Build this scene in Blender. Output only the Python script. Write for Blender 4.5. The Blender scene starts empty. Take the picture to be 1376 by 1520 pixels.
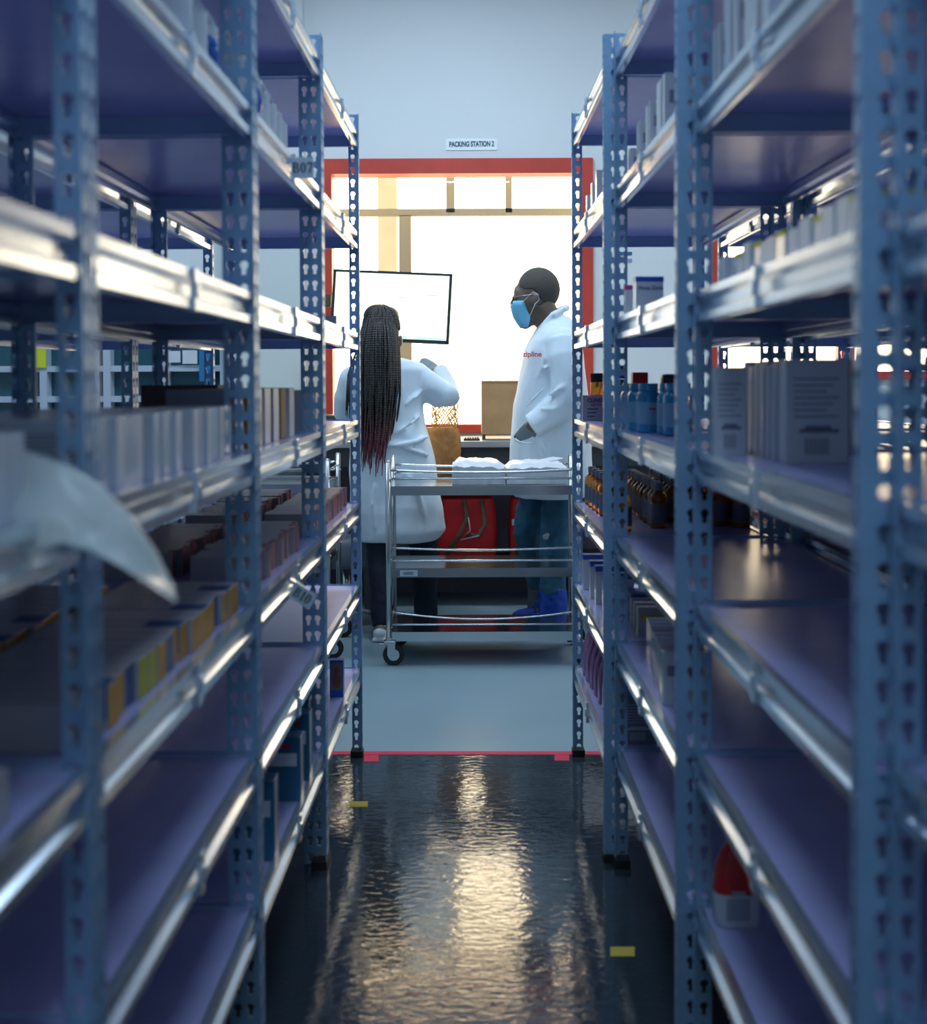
import bpy, bmesh, math, random
from mathutils import Vector, Matrix
random.seed(11)
R = math.radians
scn = bpy.context.scene
COL = scn.collection
# ------------------------------------------------------------------ camera
F = 1750.0; H = 1.265; PITCH = R(1.5); ROLL = R(-0.25); SHY = -149.0
CM = Matrix.Rotation(math.pi/2 - PITCH, 4, 'X') @ Matrix.Rotation(ROLL, 4, 'Z')
cam_d = bpy.data.cameras.new('camera'); cam = bpy.data.objects.new('camera', cam_d); COL.objects.link(cam)
cam.matrix_world = Matrix.Translation((0, 0, H)) @ CM
cam_d.sensor_fit = 'HORIZONTAL'; cam_d.sensor_width = 36; cam_d.lens = 36*F/1376
cam_d.shift_y = SHY/1376; cam_d.clip_start = 0.05
cam_d.dof.use_dof = True; cam_d.dof.focus_distance = 5.0; cam_d.dof.aperture_fstop = 3.6
scn.camera = cam
CM3 = CM.to_3x3()
def at(px, py, Y):
    d = CM3 @ Vector(((px-688)/F, (760-py+SHY)/F, -1.0))
    return Vector((d.x/d.y*Y, Y, H + d.z/d.y*Y))
def up(Y): return Y/F       # metres per photo pixel at depth Y

# ------------------------------------------------------------------ materials
MATS = {}
def mat(name, col, rough=.5, metal=0, bump=0, bscale=60, vary=0, vscale=8, emit=None, estr=0, spec=.5, trans=0, ior=1.45, coat=0, sheen=0, stretch=None):
    if name in MATS: return MATS[name]
    m = bpy.data.materials.new(name); m.use_nodes = True
    nt = m.node_tree; b = nt.nodes['Principled BSDF']
    b.inputs['Base Color'].default_value = (*col, 1); b.inputs['Roughness'].default_value = rough
    b.inputs['Metallic'].default_value = metal; b.inputs['Specular IOR Level'].default_value = spec
    b.inputs['Transmission Weight'].default_value = trans; b.inputs['IOR'].default_value = ior
    b.inputs['Coat Weight'].default_value = coat; b.inputs['Sheen Weight'].default_value = sheen
    if emit: b.inputs['Emission Color'].default_value = (*emit, 1); b.inputs['Emission Strength'].default_value = estr
    if bump or vary:
        tc = nt.nodes.new('ShaderNodeTexCoord'); mp = nt.nodes.new('ShaderNodeMapping')
        nt.links.new(tc.outputs['Object'], mp.inputs[0])
        if stretch: mp.inputs['Scale'].default_value = stretch
    if vary:
        n = nt.nodes.new('ShaderNodeTexNoise'); n.inputs['Scale'].default_value = vscale; n.inputs['Detail'].default_value = 5
        nt.links.new(mp.outputs[0], n.inputs[0])
        cr = nt.nodes.new('ShaderNodeValToRGB')
        cr.color_ramp.elements[0].position = .3; cr.color_ramp.elements[1].position = .7
        cr.color_ramp.elements[0].color = (*[c*(1-vary) for c in col], 1)
        cr.color_ramp.elements[1].color = (*[min(1, c*(1+vary)) for c in col], 1)
        nt.links.new(n.outputs[0], cr.inputs[0]); nt.links.new(cr.outputs[0], b.inputs['Base Color'])
    if bump:
        n2 = nt.nodes.new('ShaderNodeTexNoise'); n2.inputs['Scale'].default_value = bscale; n2.inputs['Detail'].default_value = 3
        nt.links.new(mp.outputs[0], n2.inputs[0])
        bp = nt.nodes.new('ShaderNodeBump'); bp.inputs['Strength'].default_value = bump; bp.inputs['Distance'].default_value = .004
        nt.links.new(n2.outputs[0], bp.inputs['Height']); nt.links.new(bp.outputs[0], b.inputs['Normal'])
    MATS[name] = m; return m

M_post = mat('blue_grey_steel', (.24, .40, .58), .42, .35, .04, 40, .08, 12)
M_beam = mat('galvanised_steel', (.66, .74, .82), .22, .85, .04, 25, .08, 18, stretch=(1, .25, 1))
M_side = mat('blue_painted_steel', (.34, .48, .70), .42, .2, .03, 30)
M_panel = mat('lavender_shelf_board', (.42, .42, .72), .27, 0, .06, 14, .10, 4)
M_cap = mat('black_rubber', (.012, .013, .015), .6)
M_tag = mat('label_card', (.55, .66, .74), .5)
M_ink = mat('black_ink', (.01, .015, .03), .6)
M_redtape = mat('red_tape', (.62, .02, .07), .45)
M_yel = mat('yellow_label', (.45, .34, .02), .5)
M_wall = mat('painted_wall', (.68, .72, .74), .8, 0, .03, 90, .02, 1.5)
M_wall2 = mat('cream_wall', (.60, .66, .66), .8, 0, .03, 90, .02, 1.5)
M_ceil = mat('ceiling_paint', (.55, .6, .66), .9)
M_redframe = mat('red_painted_frame', (.52, .055, .035), .45, 0, .05, 50, .12, 6)
M_paleframe = mat('pale_mullion', (.185, .18, .145), .7, 0, 0, 1, .10, 6)
M_white = mat('white_card', (.60, .64, .70), .42, 0, .03, 50)
M_whitem = mat('satin_white_card', (.56, .60, .66), .20, 0, .02, 50)
M_grey = mat('grey_card', (.22, .23, .30), .5)
M_maroon = mat('maroon_card', (.24, .012, .06), .5)
M_ctop = mat('pale_carton_top', (.40, .38, .42), .33)
M_ochre = mat('ochre_card', (.58, .28, .02), .5)
M_olive = mat('olive_card', (.50, .46, .02), .5)
M_navy = mat('navy_card', (.012, .07, .22), .45)
M_blue = mat('blue_card', (.02, .10, .45), .35)
M_teal = mat('teal_card', (.03, .14, .26), .35)
M_kraft = mat('kraft_board', (.36, .23, .115), .7, 0, .15, 80, .12, 10)
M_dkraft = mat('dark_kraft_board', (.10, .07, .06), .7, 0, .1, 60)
M_chrome = mat('stainless_steel', (.55, .57, .58), .18, 1, .03, 20)
M_chromed = mat('brushed_steel', (.42, .43, .44), .28, 1, .06, 30)
M_amber = mat('amber_glass', (.85, .30, .02), .06, 0, trans=.85, ior=1.5)
M_greycap = mat('grey_cap', (.22, .25, .30), .4)
M_label = mat('bottle_label', (.30, .34, .42), .5)
M_dlabel = mat('dark_bottle_label', (.12, .14, .18), .5)
M_jar = mat('blue_plastic', (.02, .26, .52), .22, 0, coat=.4)
M_purple = mat('purple_liquid_bottle', (.33, .16, .36), .1, 0, trans=.55, ior=1.4)
M_clear = mat('clear_plastic', (.62, .72, .80), .14, 0, trans=.6, ior=1.3)
M_red = mat('red_plastic', (.55, .02, .02), .35)
M_redbag = mat('red_fabric', (.50, .012, .018), .65, 0, .2, 60, .15, 10)
M_strap = mat('brown_strap', (.10, .065, .04), .7)
M_coat = mat('white_cotton', (.66, .76, .84), .8, 0, .55, 9, .02, 8, sheen=.2, stretch=(1.6, 1.6, .7))
M_skin = mat('dark_skin', (.15, .105, .078), .5, 0, .05, 80)
M_hair = None
M_jeans = mat('blue_denim', (.022, .10, .17), .8, 0, .25, 40, .30, 12)
M_djeans = mat('black_denim', (.006, .013, .028), .85, 0, .2, 40, .2, 12)
M_glove = mat('grey_glove', (.17, .22, .25), .5, 0, .1, 60)
M_cover = mat('blue_shoe_cover', (.005, .055, .40), .5, 0, .6, 35, .2, 20)
M_mask = mat('blue_face_mask', (.16, .50, .72), .7)
M_shoe = mat('white_shoe', (.62, .68, .72), .5)
M_bench = mat('bench_top', (.28, .31, .34), .35)
M_dark = mat('dark_cabinet', (.035, .042, .052), .6)
M_dgrey = mat('dark_grey_plastic', (.03, .034, .04), .4)
M_chair = mat('grey_upholstery', (.16, .20, .24), .7)
M_glassteal = mat('teal_glass', (.02, .09, .12), .1, 0)
M_offwhite = mat('white_frame_paint', (.45, .52, .62), .5)
M_bpanel = mat('blue_panel', (.02, .17, .38), .4)
M_paper = mat('white_plastic_sheet', (.72, .76, .80), .35, 0, .25, 18)
M_pink = mat('pink_print', (.6, .05, .3), .5)
M_neonyel = mat('yellow_notice', (.60, .66, .03), .5)

def hairmat():
    m = bpy.data.materials.new('braided_hair'); m.use_nodes = True; nt = m.node_tree; b = nt.nodes['Principled BSDF']
    tc = nt.nodes.new('ShaderNodeTexCoord'); sp = nt.nodes.new('ShaderNodeSeparateXYZ'); nt.links.new(tc.outputs['Object'], sp.inputs[0])
    mr = nt.nodes.new('ShaderNodeMapRange'); mr.inputs[1].default_value = .88; mr.inputs[2].default_value = 1.12
    nt.links.new(sp.outputs['Z'], mr.inputs[0])
    cr = nt.nodes.new('ShaderNodeValToRGB'); cr.color_ramp.elements[0].color = (.20, .035, .055, 1); cr.color_ramp.elements[1].color = (.014, .013, .011, 1)
    nt.links.new(mr.outputs[0], cr.inputs[0]); nt.links.new(cr.outputs[0], b.inputs['Base Color']); b.inputs['Roughness'].default_value = .45
    wv = nt.nodes.new('ShaderNodeTexWave'); wv.bands_direction = 'Z'; wv.inputs['Scale'].default_value = 28; wv.inputs['Distortion'].default_value = 3
    nt.links.new(tc.outputs['Object'], wv.inputs[0]); bp = nt.nodes.new('ShaderNodeBump'); bp.inputs['Strength'].default_value = .5; bp.inputs['Distance'].default_value = .003
    nt.links.new(wv.outputs[1], bp.inputs['Height']); nt.links.new(bp.outputs[0], b.inputs['Normal'])
    return m
M_hair = hairmat()

def glassmat(name, tint, gl=.08, rough=.0):
    m = bpy.data.materials.new(name); m.use_nodes = True; nt = m.node_tree; nt.nodes.clear()
    o = nt.nodes.new('ShaderNodeOutputMaterial'); mx = nt.nodes.new('ShaderNodeMixShader'); t = nt.nodes.new('ShaderNodeBsdfTransparent'); g = nt.nodes.new('ShaderNodeBsdfGlossy')
    t.inputs[0].default_value = (*tint, 1); g.inputs['Roughness'].default_value = rough; mx.inputs[0].default_value = gl
    nt.links.new(t.outputs[0], mx.inputs[1]); nt.links.new(g.outputs[0], mx.inputs[2]); nt.links.new(mx.outputs[0], o.inputs[0]); return m
M_glass = glassmat('window_glass', (.97, .98, .97), .05)
def bagmat():
    m = bpy.data.materials.new('milky_plastic_film'); m.use_nodes = True; nt = m.node_tree; nt.nodes.clear()
    o = nt.nodes.new('ShaderNodeOutputMaterial'); t = nt.nodes.new('ShaderNodeBsdfTransparent'); t.inputs[0].default_value = (.92, .95, .95, 1)
    p = nt.nodes.new('ShaderNodeBsdfPrincipled'); p.inputs['Base Color'].default_value = (.85, .92, .90, 1); p.inputs['Roughness'].default_value = .18
    tl = nt.nodes.new('ShaderNodeBsdfTranslucent'); tl.inputs[0].default_value = (.9, .95, .92, 1)
    m1 = nt.nodes.new('ShaderNodeMixShader'); m1.inputs[0].default_value = .5; nt.links.new(p.outputs[0], m1.inputs[1]); nt.links.new(tl.outputs[0], m1.inputs[2])
    m2 = nt.nodes.new('ShaderNodeMixShader'); m2.inputs[0].default_value = .72; nt.links.new(t.outputs[0], m2.inputs[1]); nt.links.new(m1.outputs[0], m2.inputs[2])
    nt.links.new(m2.outputs[0], o.inputs[0]); return m
M_bag = bagmat()
def floormat():
    m = bpy.data.materials.new('glossy_epoxy_floor'); m.use_nodes = True; nt = m.node_tree; b = nt.nodes['Principled BSDF']
    tc = nt.nodes.new('ShaderNodeTexCoord')
    n = nt.nodes.new('ShaderNodeTexNoise'); n.inputs['Scale'].default_value = 2.2; n.inputs['Detail'].default_value = 6; nt.links.new(tc.outputs['Object'], n.inputs[0])
    cr = nt.nodes.new('ShaderNodeValToRGB'); cr.color_ramp.elements[0].color = (.022, .032, .042, 1); cr.color_ramp.elements[1].color = (.034, .048, .060, 1)
    nt.links.new(n.outputs[0], cr.inputs[0]); nt.links.new(cr.outputs[0], b.inputs['Base Color'])
    b.inputs['Roughness'].default_value = .07; b.inputs['IOR'].default_value = 1.6
    mp = nt.nodes.new('ShaderNodeMapping'); mp.inputs['Scale'].default_value = (1, 2.0, 1); nt.links.new(tc.outputs['Object'], mp.inputs[0])
    n1 = nt.nodes.new('ShaderNodeTexNoise'); n1.inputs['Scale'].default_value = 26; n1.inputs['Detail'].default_value = 3; n1.inputs['Distortion'].default_value = .6
    n2 = nt.nodes.new('ShaderNodeTexNoise'); n2.inputs['Scale'].default_value = 3; n2.inputs['Detail'].default_value = 2
    nt.links.new(mp.outputs[0], n1.inputs[0]); nt.links.new(tc.outputs['Object'], n2.inputs[0])
    b1 = nt.nodes.new('ShaderNodeBump'); b1.inputs['Strength'].default_value = .38; b1.inputs['Distance'].default_value = .0022
    b2 = nt.nodes.new('ShaderNodeBump'); b2.inputs['Strength'].default_value = .5; b2.inputs['Distance'].default_value = .006
    nt.links.new(n1.outputs[0], b1.inputs['Height']); nt.links.new(n2.outputs[0], b2.inputs['Height'])
    nt.links.new(b2.outputs[0], b1.inputs['Normal']); nt.links.new(b1.outputs[0], b.inputs['Normal'])
    return m
M_floor = floormat()

# ------------------------------------------------------------------ mesh helpers
def setp(o, label=None, cat=None, group=None, kind=None):
    if label: o['label'] = label
    if cat: o['category'] = cat
    if group: o['group'] = group
    if kind: o['kind'] = kind
    return o
def empty(name, loc, label, cat, group=None, rz=0, kind=None):
    o = bpy.data.objects.new(name, None); COL.objects.link(o); o.location = loc; o.rotation_euler = (0, 0, rz); o.empty_display_size = .05
    return setp(o, label, cat, group, kind)
def link_mesh(name, me, parent=None, loc=None):
    o = bpy.data.objects.new(name, me); COL.objects.link(o)
    if parent: o.parent = parent
    if loc is not None: o.location = loc
    return o
def mesh_of(bm, name, mats, smooth=False, angle=None):
    me = bpy.data.meshes.new(name); bmesh.ops.recalc_face_normals(bm, faces=bm.faces[:]) ; bm.to_mesh(me); bm.free()
    for m in (mats if isinstance(mats, (list, tuple)) else [mats]): me.materials.append(m)
    if smooth:
        for p in me.polygons: p.use_smooth = True
    if angle is not None:
        me.set_sharp_from_angle(angle=angle)
    return me
def obj(name, bm, mats, parent=None, loc=None, smooth=False, angle=None):
    return link_mesh(name, mesh_of(bm, name, mats, smooth, angle), parent, loc)
def box(bm, a, b, mi=0, bev=0):
    r = bmesh.ops.create_cube(bm, size=1)
    vs = r['verts']
    c = [(a[i]+b[i])/2 for i in range(3)]; s = [abs(b[i]-a[i]) for i in range(3)]
    for v in vs: v.co = Vector([c[i]+v.co[i]*s[i] for i in range(3)])
    fs = set(f for v in vs for f in v.link_faces)
    for f in fs: f.material_index = mi
    if bev:
        es = list(set(e for v in vs for e in v.link_edges))
        rr = bmesh.ops.bevel(bm, geom=es, offset=bev, segments=2, affect='EDGES', profile=.5)
        for f in rr['faces']: f.material_index = mi
    return bm
def nb(): return bmesh.new()
def ring_sweep(bm, rings, cap=True, mi=0):
    """rings: list of lists of Vector"""
    vr = [[bm.verts.new(p) for p in r] for r in rings]
    n = len(vr[0])
    for a, b in zip(vr, vr[1:]):
        for i in range(n):
            f = bm.faces.new((a[i], a[(i+1) % n], b[(i+1) % n], b[i])); f.material_index = mi
    if cap:
        f = bm.faces.new(vr[0][::-1]); f.material_index = mi
        f = bm.faces.new(vr[-1]); f.material_index = mi
def tube(bm, pts, rad, seg=10, mi=0, ref=Vector((0, 0, 1)), flat=1.0, rounded=False):
    """pts: positions; rad: number or list. flat scales the axis along ref."""
    pts = [Vector(p) for p in pts]
    if not isinstance(rad, (list, tuple)): rad = [rad]*len(pts)
    rad = list(rad)
    if flat == 1.0 and abs((pts[-1]-pts[0]).normalized().z) > .6: ref = Vector((0, 1, 0))
    if rounded:
        d0 = (pts[0]-pts[1]).normalized(); d1 = (pts[-1]-pts[-2]).normalized()
        pre = [(pts[0]+d0*rad[0]*math.sin(a), rad[0]*math.cos(a)) for a in (R(80), R(50), R(25))]
        post = [(pts[-1]+d1*rad[-1]*math.sin(a), rad[-1]*math.cos(a)) for a in (R(25), R(50), R(80))]
        pts = [p for p, _ in pre]+pts+[p for p, _ in post]; rad = [r for _, r in pre]+rad+[r for _, r in post]
    rings = []
    prev = None
    for i, p in enumerate(pts):
        t = (pts[min(i+1, len(pts)-1)]-pts[max(i-1, 0)]).normalized()
        a = ref - t*ref.dot(t)
        if a.length < .15: a = (prev if prev else Vector((1, 0, 0))); a = a - t*a.dot(t)
        a.normalize(); prev = a; b = t.cross(a)
        rings.append([p + a*rad[i]*flat*math.cos(2*math.pi*k/seg) + b*rad[i]*math.sin(2*math.pi*k/seg) for k in range(seg)])
    ring_sweep(bm, rings, True, mi)
def lathe(bm, prof, c=(0, 0, 0), seg=20, mi=0, mis=None):
    c = Vector(c)
    vr = [[bm.verts.new(c+Vector((r*math.cos(2*math.pi*k/seg), r*math.sin(2*math.pi*k/seg), z))) for k in range(seg)] for r, z in prof]
    for j, (a, b) in enumerate(zip(vr, vr[1:])):
        for i in range(seg):
            f = bm.faces.new((a[i], a[(i+1) % seg], b[(i+1) % seg], b[i])); f.material_index = mis[j] if mis else mi
    f = bm.faces.new(vr[0][::-1]); f.material_index = mis[0] if mis else mi
    f = bm.faces.new(vr[-1]); f.material_index = mis[-1] if mis else mi
def ell(bm, c, r, rot=None, u=20, v=14):
    rr = bmesh.ops.create_uvsphere(bm, u_segments=u, v_segments=v, radius=1)
    for w in rr['verts']:
        p = Vector((w.co.x*r[0], w.co.y*r[1], w.co.z*r[2]))
        if rot is not None: p = rot @ p
        w.co = p+Vector(c)
def remesh(bm, name, voxel, mats, smooth_it=4, parent=None, disp=None):
    me = mesh_of(bm, name+'_src', [])
    t = bpy.data.objects.new('tmp', me); COL.objects.link(t)
    m = t.modifiers.new('r', 'REMESH'); m.mode = 'VOXEL'; m.voxel_size = voxel
    if smooth_it:
        s = t.modifiers.new('s', 'SMOOTH'); s.factor = .6; s.iterations = smooth_it
    if disp:
        tx = bpy.data.textures.new(name, 'CLOUDS'); tx.noise_scale = disp[0]; tx.noise_depth = 1
        d = t.modifiers.new('d', 'DISPLACE'); d.texture = tx; d.strength = disp[1]; d.mid_level = .5; d.texture_coords = 'LOCAL'
    dg = bpy.context.evaluated_depsgraph_get(); dg.update()
    me2 = bpy.data.meshes.new_from_object(t.evaluated_get(dg)); me2.name = name
    bpy.data.objects.remove(t)
    me2.materials.clear()
    for mm in (mats if isinstance(mats, (list, tuple)) else [mats]): me2.materials.append(mm)
    for p in me2.polygons: p.use_smooth = True; p.material_index = 0
    return link_mesh(name, me2, parent)
def text_mesh(s, size, bold=.0, spacing=1.0):
    cu = bpy.data.curves.new('t', 'FONT'); cu.body = s; cu.size = size; cu.align_x = 'CENTER'; cu.align_y = 'CENTER'; cu.offset = bold; cu.extrude = size*.012; cu.space_character = spacing
    t = bpy.data.objects.new('t', cu); COL.objects.link(t)
    dg = bpy.context.evaluated_depsgraph_get(); dg.update()
    me = bpy.data.meshes.new_from_object(t.evaluated_get(dg)); bpy.data.objects.remove(t)
    return me
def text(s, size, m, parent, loc, rot=(math.pi/2, 0, 0), bold=0, name='lettering', sx=1):
    me = text_mesh(s, size, bold); me.materials.clear(); me.materials.append(m); me.name = name
    o = link_mesh(name, me, parent, loc); o.rotation_euler = rot; o.scale = (sx, 1, 1); return o
def copy_tree(o, parent=None):
    c = o.copy(); COL.objects.link(c)
    if parent is not None: c.parent = parent
    for ch in list(o.children): copy_tree(ch, c)
    return c
ORD = ['nearest', 'second', 'third', 'fourth', 'fifth', 'sixth', 'seventh', 'eighth', 'ninth', 'tenth', 'eleventh', 'twelfth', 'thirteenth', 'fourteenth', 'fifteenth', 'sixteenth', 'seventeenth', 'eighteenth', 'nineteenth', 'twentieth', 'twenty-first', 'twenty-second', 'twenty-third', 'twenty-fourth', 'twenty-fifth', 'twenty-sixth', 'twenty-seventh', 'twenty-eighth', 'twenty-ninth', 'thirtieth']

# ------------------------------------------------------------------ room
XL, XR, YB, YF, ZC = -4.2, 4.2, -1.6, 7.1, 3.9
def struct(name, bm, m, parent=None, **k):
    o = obj(name, bm, m, parent, **k)
    if parent is None: o['kind'] = 'structure'
    return o
b = nb(); box(b, (XL, YB, -.1), (XR, YF, 0)); struct('floor', b, M_floor)
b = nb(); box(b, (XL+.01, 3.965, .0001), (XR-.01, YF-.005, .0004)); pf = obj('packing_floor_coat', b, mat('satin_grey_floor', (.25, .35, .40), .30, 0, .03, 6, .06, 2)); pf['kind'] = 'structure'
b = nb(); box(b, (XL, YB, ZC), (XR, YF, ZC+.1)); struct('ceiling', b, M_ceil)
b = nb(); box(b, (XL-.1, YB, 0), (XL, YF, ZC)); struct('wall_left', b, M_wall)
b = nb(); box(b, (XR, YB, 0), (XR+.1, YF, ZC)); struct('wall_right', b, M_wall)
b = nb(); box(b, (XL, YB-.1, 0), (XR, YB, ZC)); struct('wall_back', b, M_wall)
def zat(py, Y=YF): return at(688, py, Y).z
def xat(px, Y=YF): return at(px, 565, Y).x
w1 = (xat(478), xat(880), zat(642), zat(236)); w2 = (xat(1056), xat(1440), zat(566), zat(236)); w0 = (xat(-60), xat(333), zat(640), zat(480))
b = nb()
cuts = sorted([w0, w1, w2]); x = XL
for (a, c, z0, z1) in cuts:
    box(b, (x, YF, 0), (a, YF+.2, ZC)); box(b, (a, YF, 0), (c, YF+.2, z0)); box(b, (a, YF, z1), (c, YF+.2, ZC)); x = c
box(b, (x, YF, 0), (XR, YF+.2, ZC)); struct('wall_front', b, M_wall)
# protruding pier beside the corner
b = nb(); box(b, (xat(338, 7.0), YF-.10, 0), (xat(453, 7.0), YF, ZC)); struct('wall_pier', b, M_wall2)
def frame(name, w, m, fw=.09, red=True):
    a, c, z0, z1 = w
    b = nb()
    y0, y1 = YF-.025, YF+.12
    box(b, (a, y0, z1-fw), (c, y1, z1)); box(b, (a, y0, z0), (c, y1, z0+fw*.55)); box(b, (a, y0, z0+fw*.55), (a+fw*.75, y1, z1-fw)); box(b, (c-fw*.9, y0, z0+fw*.55), (c, y1, z1-fw))
    return b
win = empty('window_1', (0, 0, 0), None, None, kind='structure')
struct('window_frame', frame('f', w1, 0), M_redframe, win)
b = nb()
Yg = YF+.75
for (p0, p1, q0, q1) in ((662, 675, 258, 316), (750, 760, 258, 316), (470, 885, 311, 320)):
    A = at(p0, q0, Yg); B = at(p1, q1, Yg); box(b, (A.x, Yg-.02, B.z), (B.x, Yg+.03, A.z))
A = at(592, 320, Yg); B = at(612, 640, Yg); box(b, (A.x, Yg-.02, 0), (B.x, Yg+.03, A.z)); A = at(470, 262, Yg); box(b, (A.x, Yg-.02, A.z), (A.x+1.8, Yg+.02, A.z+.05))
setp(obj('window_grille', b, mat('glazing_bar_paint', (.17, .17, .135), .6)), 'pale outer grille standing just beyond the bright window', 'grille')
b = nb(); box(b, (w1[0]+.05, YF+.112, w1[2]+.04), (w1[1]-.05, YF+.116, w1[3]-.05)); struct('pane', b, M_glass, win)
win2 = empty('window_2', (0, 0, 0), None, None, kind='structure')
b = frame('f', w2, 0); xm = xat(1255); box(b, (xm-.03, YF-.02, w2[2]+.05), (xm+.05, YF+.1, w2[3]-.09)); struct('window_frame', b, M_redframe, win2)
b = nb(); box(b, (w2[0]+.05, YF+.112, w2[2]+.04), (w2[1]-.05, YF+.116, w2[3]-.05)); struct('pane', b, M_glass, win2)
# glazed partition at the left
win3 = empty('window_3', (0, 0, 0), None, None, kind='structure')
a, c, z0, z1 = w0
b = nb(); box(b, (a, YF+.06, z0), (c, YF+.09, z1)); struct('pane', b, M_glassteal, win3)
b = nb()
for px in (-60, 66, 143, 160, 245, 333):
    xx = xat(px); box(b, (xx-.022, YF-.02, z0), (xx+.022, YF+.08, z1))
for py in (483, 545, 590, 638):
    zz = zat(py); box(b, (a, YF-.015, zz-.018), (c, YF+.07, zz+.018))
struct('window_frame', b, M_offwhite, win3)
b = nb(); A = at(296, 520, YF-.03); B = at(316, 566, YF-.03); box(b, (A.x, YF-.04, B.z), (B.x, YF-.03, A.z)); setp(obj('wall_panel', b, M_bpanel), 'narrow blue board fixed on the far glazed partition', 'board')
b = nb(); A = at(49, 516, YF-.05); B = at(67, 546, YF-.05); box(b, (A.x, YF-.034, B.z), (B.x, YF-.03, A.z)); setp(obj('notice', b, M_neonyel), 'bright yellow notice stuck on the far glazed partition', 'notice')
for i, (p0, q0, p1, q1) in enumerate(((247, 521, 268, 538), (271, 520, 293, 540))):
    b = nb(); A = at(p0, q0, YF-.03); B = at(p1, q1, YF-.03); box(b, (A.x, YF-.034, B.z), (B.x, YF-.03, A.z))
    setp(obj('notice', b, M_white), 'white paper notice on far glazed partition, '+('left one of the pair' if i == 0 else 'right one of the pair'), 'notice')
for lab, mm, (p0, q0, p1, q1) in (('small teal strip sticker on the wall right of the red window', M_teal, (914, 374, 938, 379)), ('small lavender strip sticker below the teal one on wall', mat('lavender_print', (.3, .3, .5), .5), (926, 384, 938, 390))):
    b = nb(); A = at(p0, q0, YF); B = at(p1, q1, YF); box(b, (A.x, YF-.004, B.z), (B.x, YF-.0005, A.z)); setp(obj('sticker', b, mm), lab, 'sticker')
# sign
A = at(662, 206, YF); B = at(738, 223, YF)
s = empty('wall_sign', ((A.x+B.x)/2, YF, (A.z+B.z)/2), 'white packing station sign on the wall above the window', 'sign')
b = nb(); box(b, (-(B.x-A.x)/2, -.006, -(A.z-B.z)/2), ((B.x-A.x)/2, -.0005, (A.z-B.z)/2)); obj('sign_plate', b, mat('sign_card', (.80, .86, .92), .5), s)
tx = text('PACKING STATION 2', .034, mat('green_ink', (.01, .05, .05), .6), s, (0, -.0075, 0), bold=.0012); wx = max(v.co.x for v in tx.data.vertices)-min(v.co.x for v in tx.data.vertices); tx.scale = (.268/wx, 1.25, 1)
tx.rotation_euler[1] = R(-.6)
# floor marks
def floor_mark(name, p0, p1, label, m, skew=0):
    A = at(p0[0], p0[1], 1); 
    def fl(px, py):
        d = at(px, py, 1.0)-Vector((0, 0, H)); k = -H/d.z; return Vector((d.x*k, k*1.0, .0))
    P = [fl(p0[0], p0[1]), fl(p1[0], p0[1]), fl(p1[0], p1[1]), fl(p0[0], p1[1])]
    b = nb(); lo = [b.verts.new(v+Vector((0, 0, .0002))) for v in P]; hi = [b.verts.new(v+Vector((0, 0, .0012))) for v in P]
    b.faces.new(hi); b.faces.new(lo[::-1])
    for i in range(4): b.faces.new((lo[i], lo[(i+1) % 4], hi[(i+1) % 4], hi[i]))
    return setp(obj(name, b, m), label, 'floor marking')
floor_mark('floor_tape', (460, 1115.5), (930, 1120.5), 'long red tape line across the floor at the aisle end', M_redtape)
floor_mark('tape_square', (540, 1121), (562, 1131), 'red tape square on floor beside the left end post', M_redtape)
floor_mark('tape_square', (823, 1121), (845, 1129.5), 'red tape square on floor beside the right end post', M_redtape)
floor_mark('floor_label', (518, 1190), (546, 1198), 'yellow floor label on the left of the aisle', M_yel)
floor_mark('floor_label', (906, 1406), (942, 1420), 'yellow floor label near right shelving foot', M_yel)

# outside world
b = nb(); box(b, (-14, YF+.2, -.12), (14, 26, -.02)); setp(obj('yard_ground', b, mat('pale_concrete_ground', (.5, .45, .36), .9, 0, .1, 3, .1, 1)), kind='structure')
bl = empty('building', (0, 0, 0), 'pale building pillar and eave outside beyond the window', 'building')
b = nb(); A = at(560, 262, 10); B = at(592, 900, 10); box(b, (A.x, 10, 0), (B.x, 10.25, 3.6)); obj('pillar', b, M_paleframe, bl)
b = nb(); box(b, (-3, 10, 3.6), (3.5, 10.3, 3.8)); obj('eave', b, M_paleframe, bl)

# ------------------------------------------------------------------ shelving
D4, D3, D2, D1, D0 = 3.97, 3.06, 2.15, 1.24, .33
LU, W = .905, .44
LV = [.298, .580, .857, 1.136, 1.426, 1.762, 2.100]   # beam tops; levels 1..7
PT = .004                                             # board sits this far below the beam top
def keyhole_cell(b, o, e1, w, h, cx):
    cs = [math.atan2(sy*h/2, sx) for sx, sy in ((w-cx, 1), (-cx, 1), (-cx, -1), (w-cx, -1))]
    an = sorted([k*math.pi/10 for k in range(-9, 11)]+cs)
    hole = []; outer = []
    for t in an:
        c, s = math.cos(t), math.sin(t)
        d = .005; r = .0078; disc = r*r-(d*c)**2; rc = d*s+math.sqrt(max(disc, 0))
        rt = min(.0042/abs(c) if abs(c) > 1e-6 else 9, .0135/abs(s) if abs(s) > 1e-6 else 9) if s < 0 else 0
        rr = max(rc, rt)
        xx = (w-cx) if c > 0 else -cx
        ro = min(abs(xx/c) if abs(c) > 1e-6 else 9, (h/2)/abs(s) if abs(s) > 1e-6 else 9)
        hole.append(b.verts.new(o+e1*(cx+c*rr)+Vector((0, 0, s*rr)))); outer.append(b.verts.new(o+e1*(cx+c*ro)+Vector((0, 0, s*ro))))
    n = len(an)
    for i in range(n):
        j = (i+1) % n; b.faces.new((hole[i], outer[i], outer[j], hole[j]))
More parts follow.
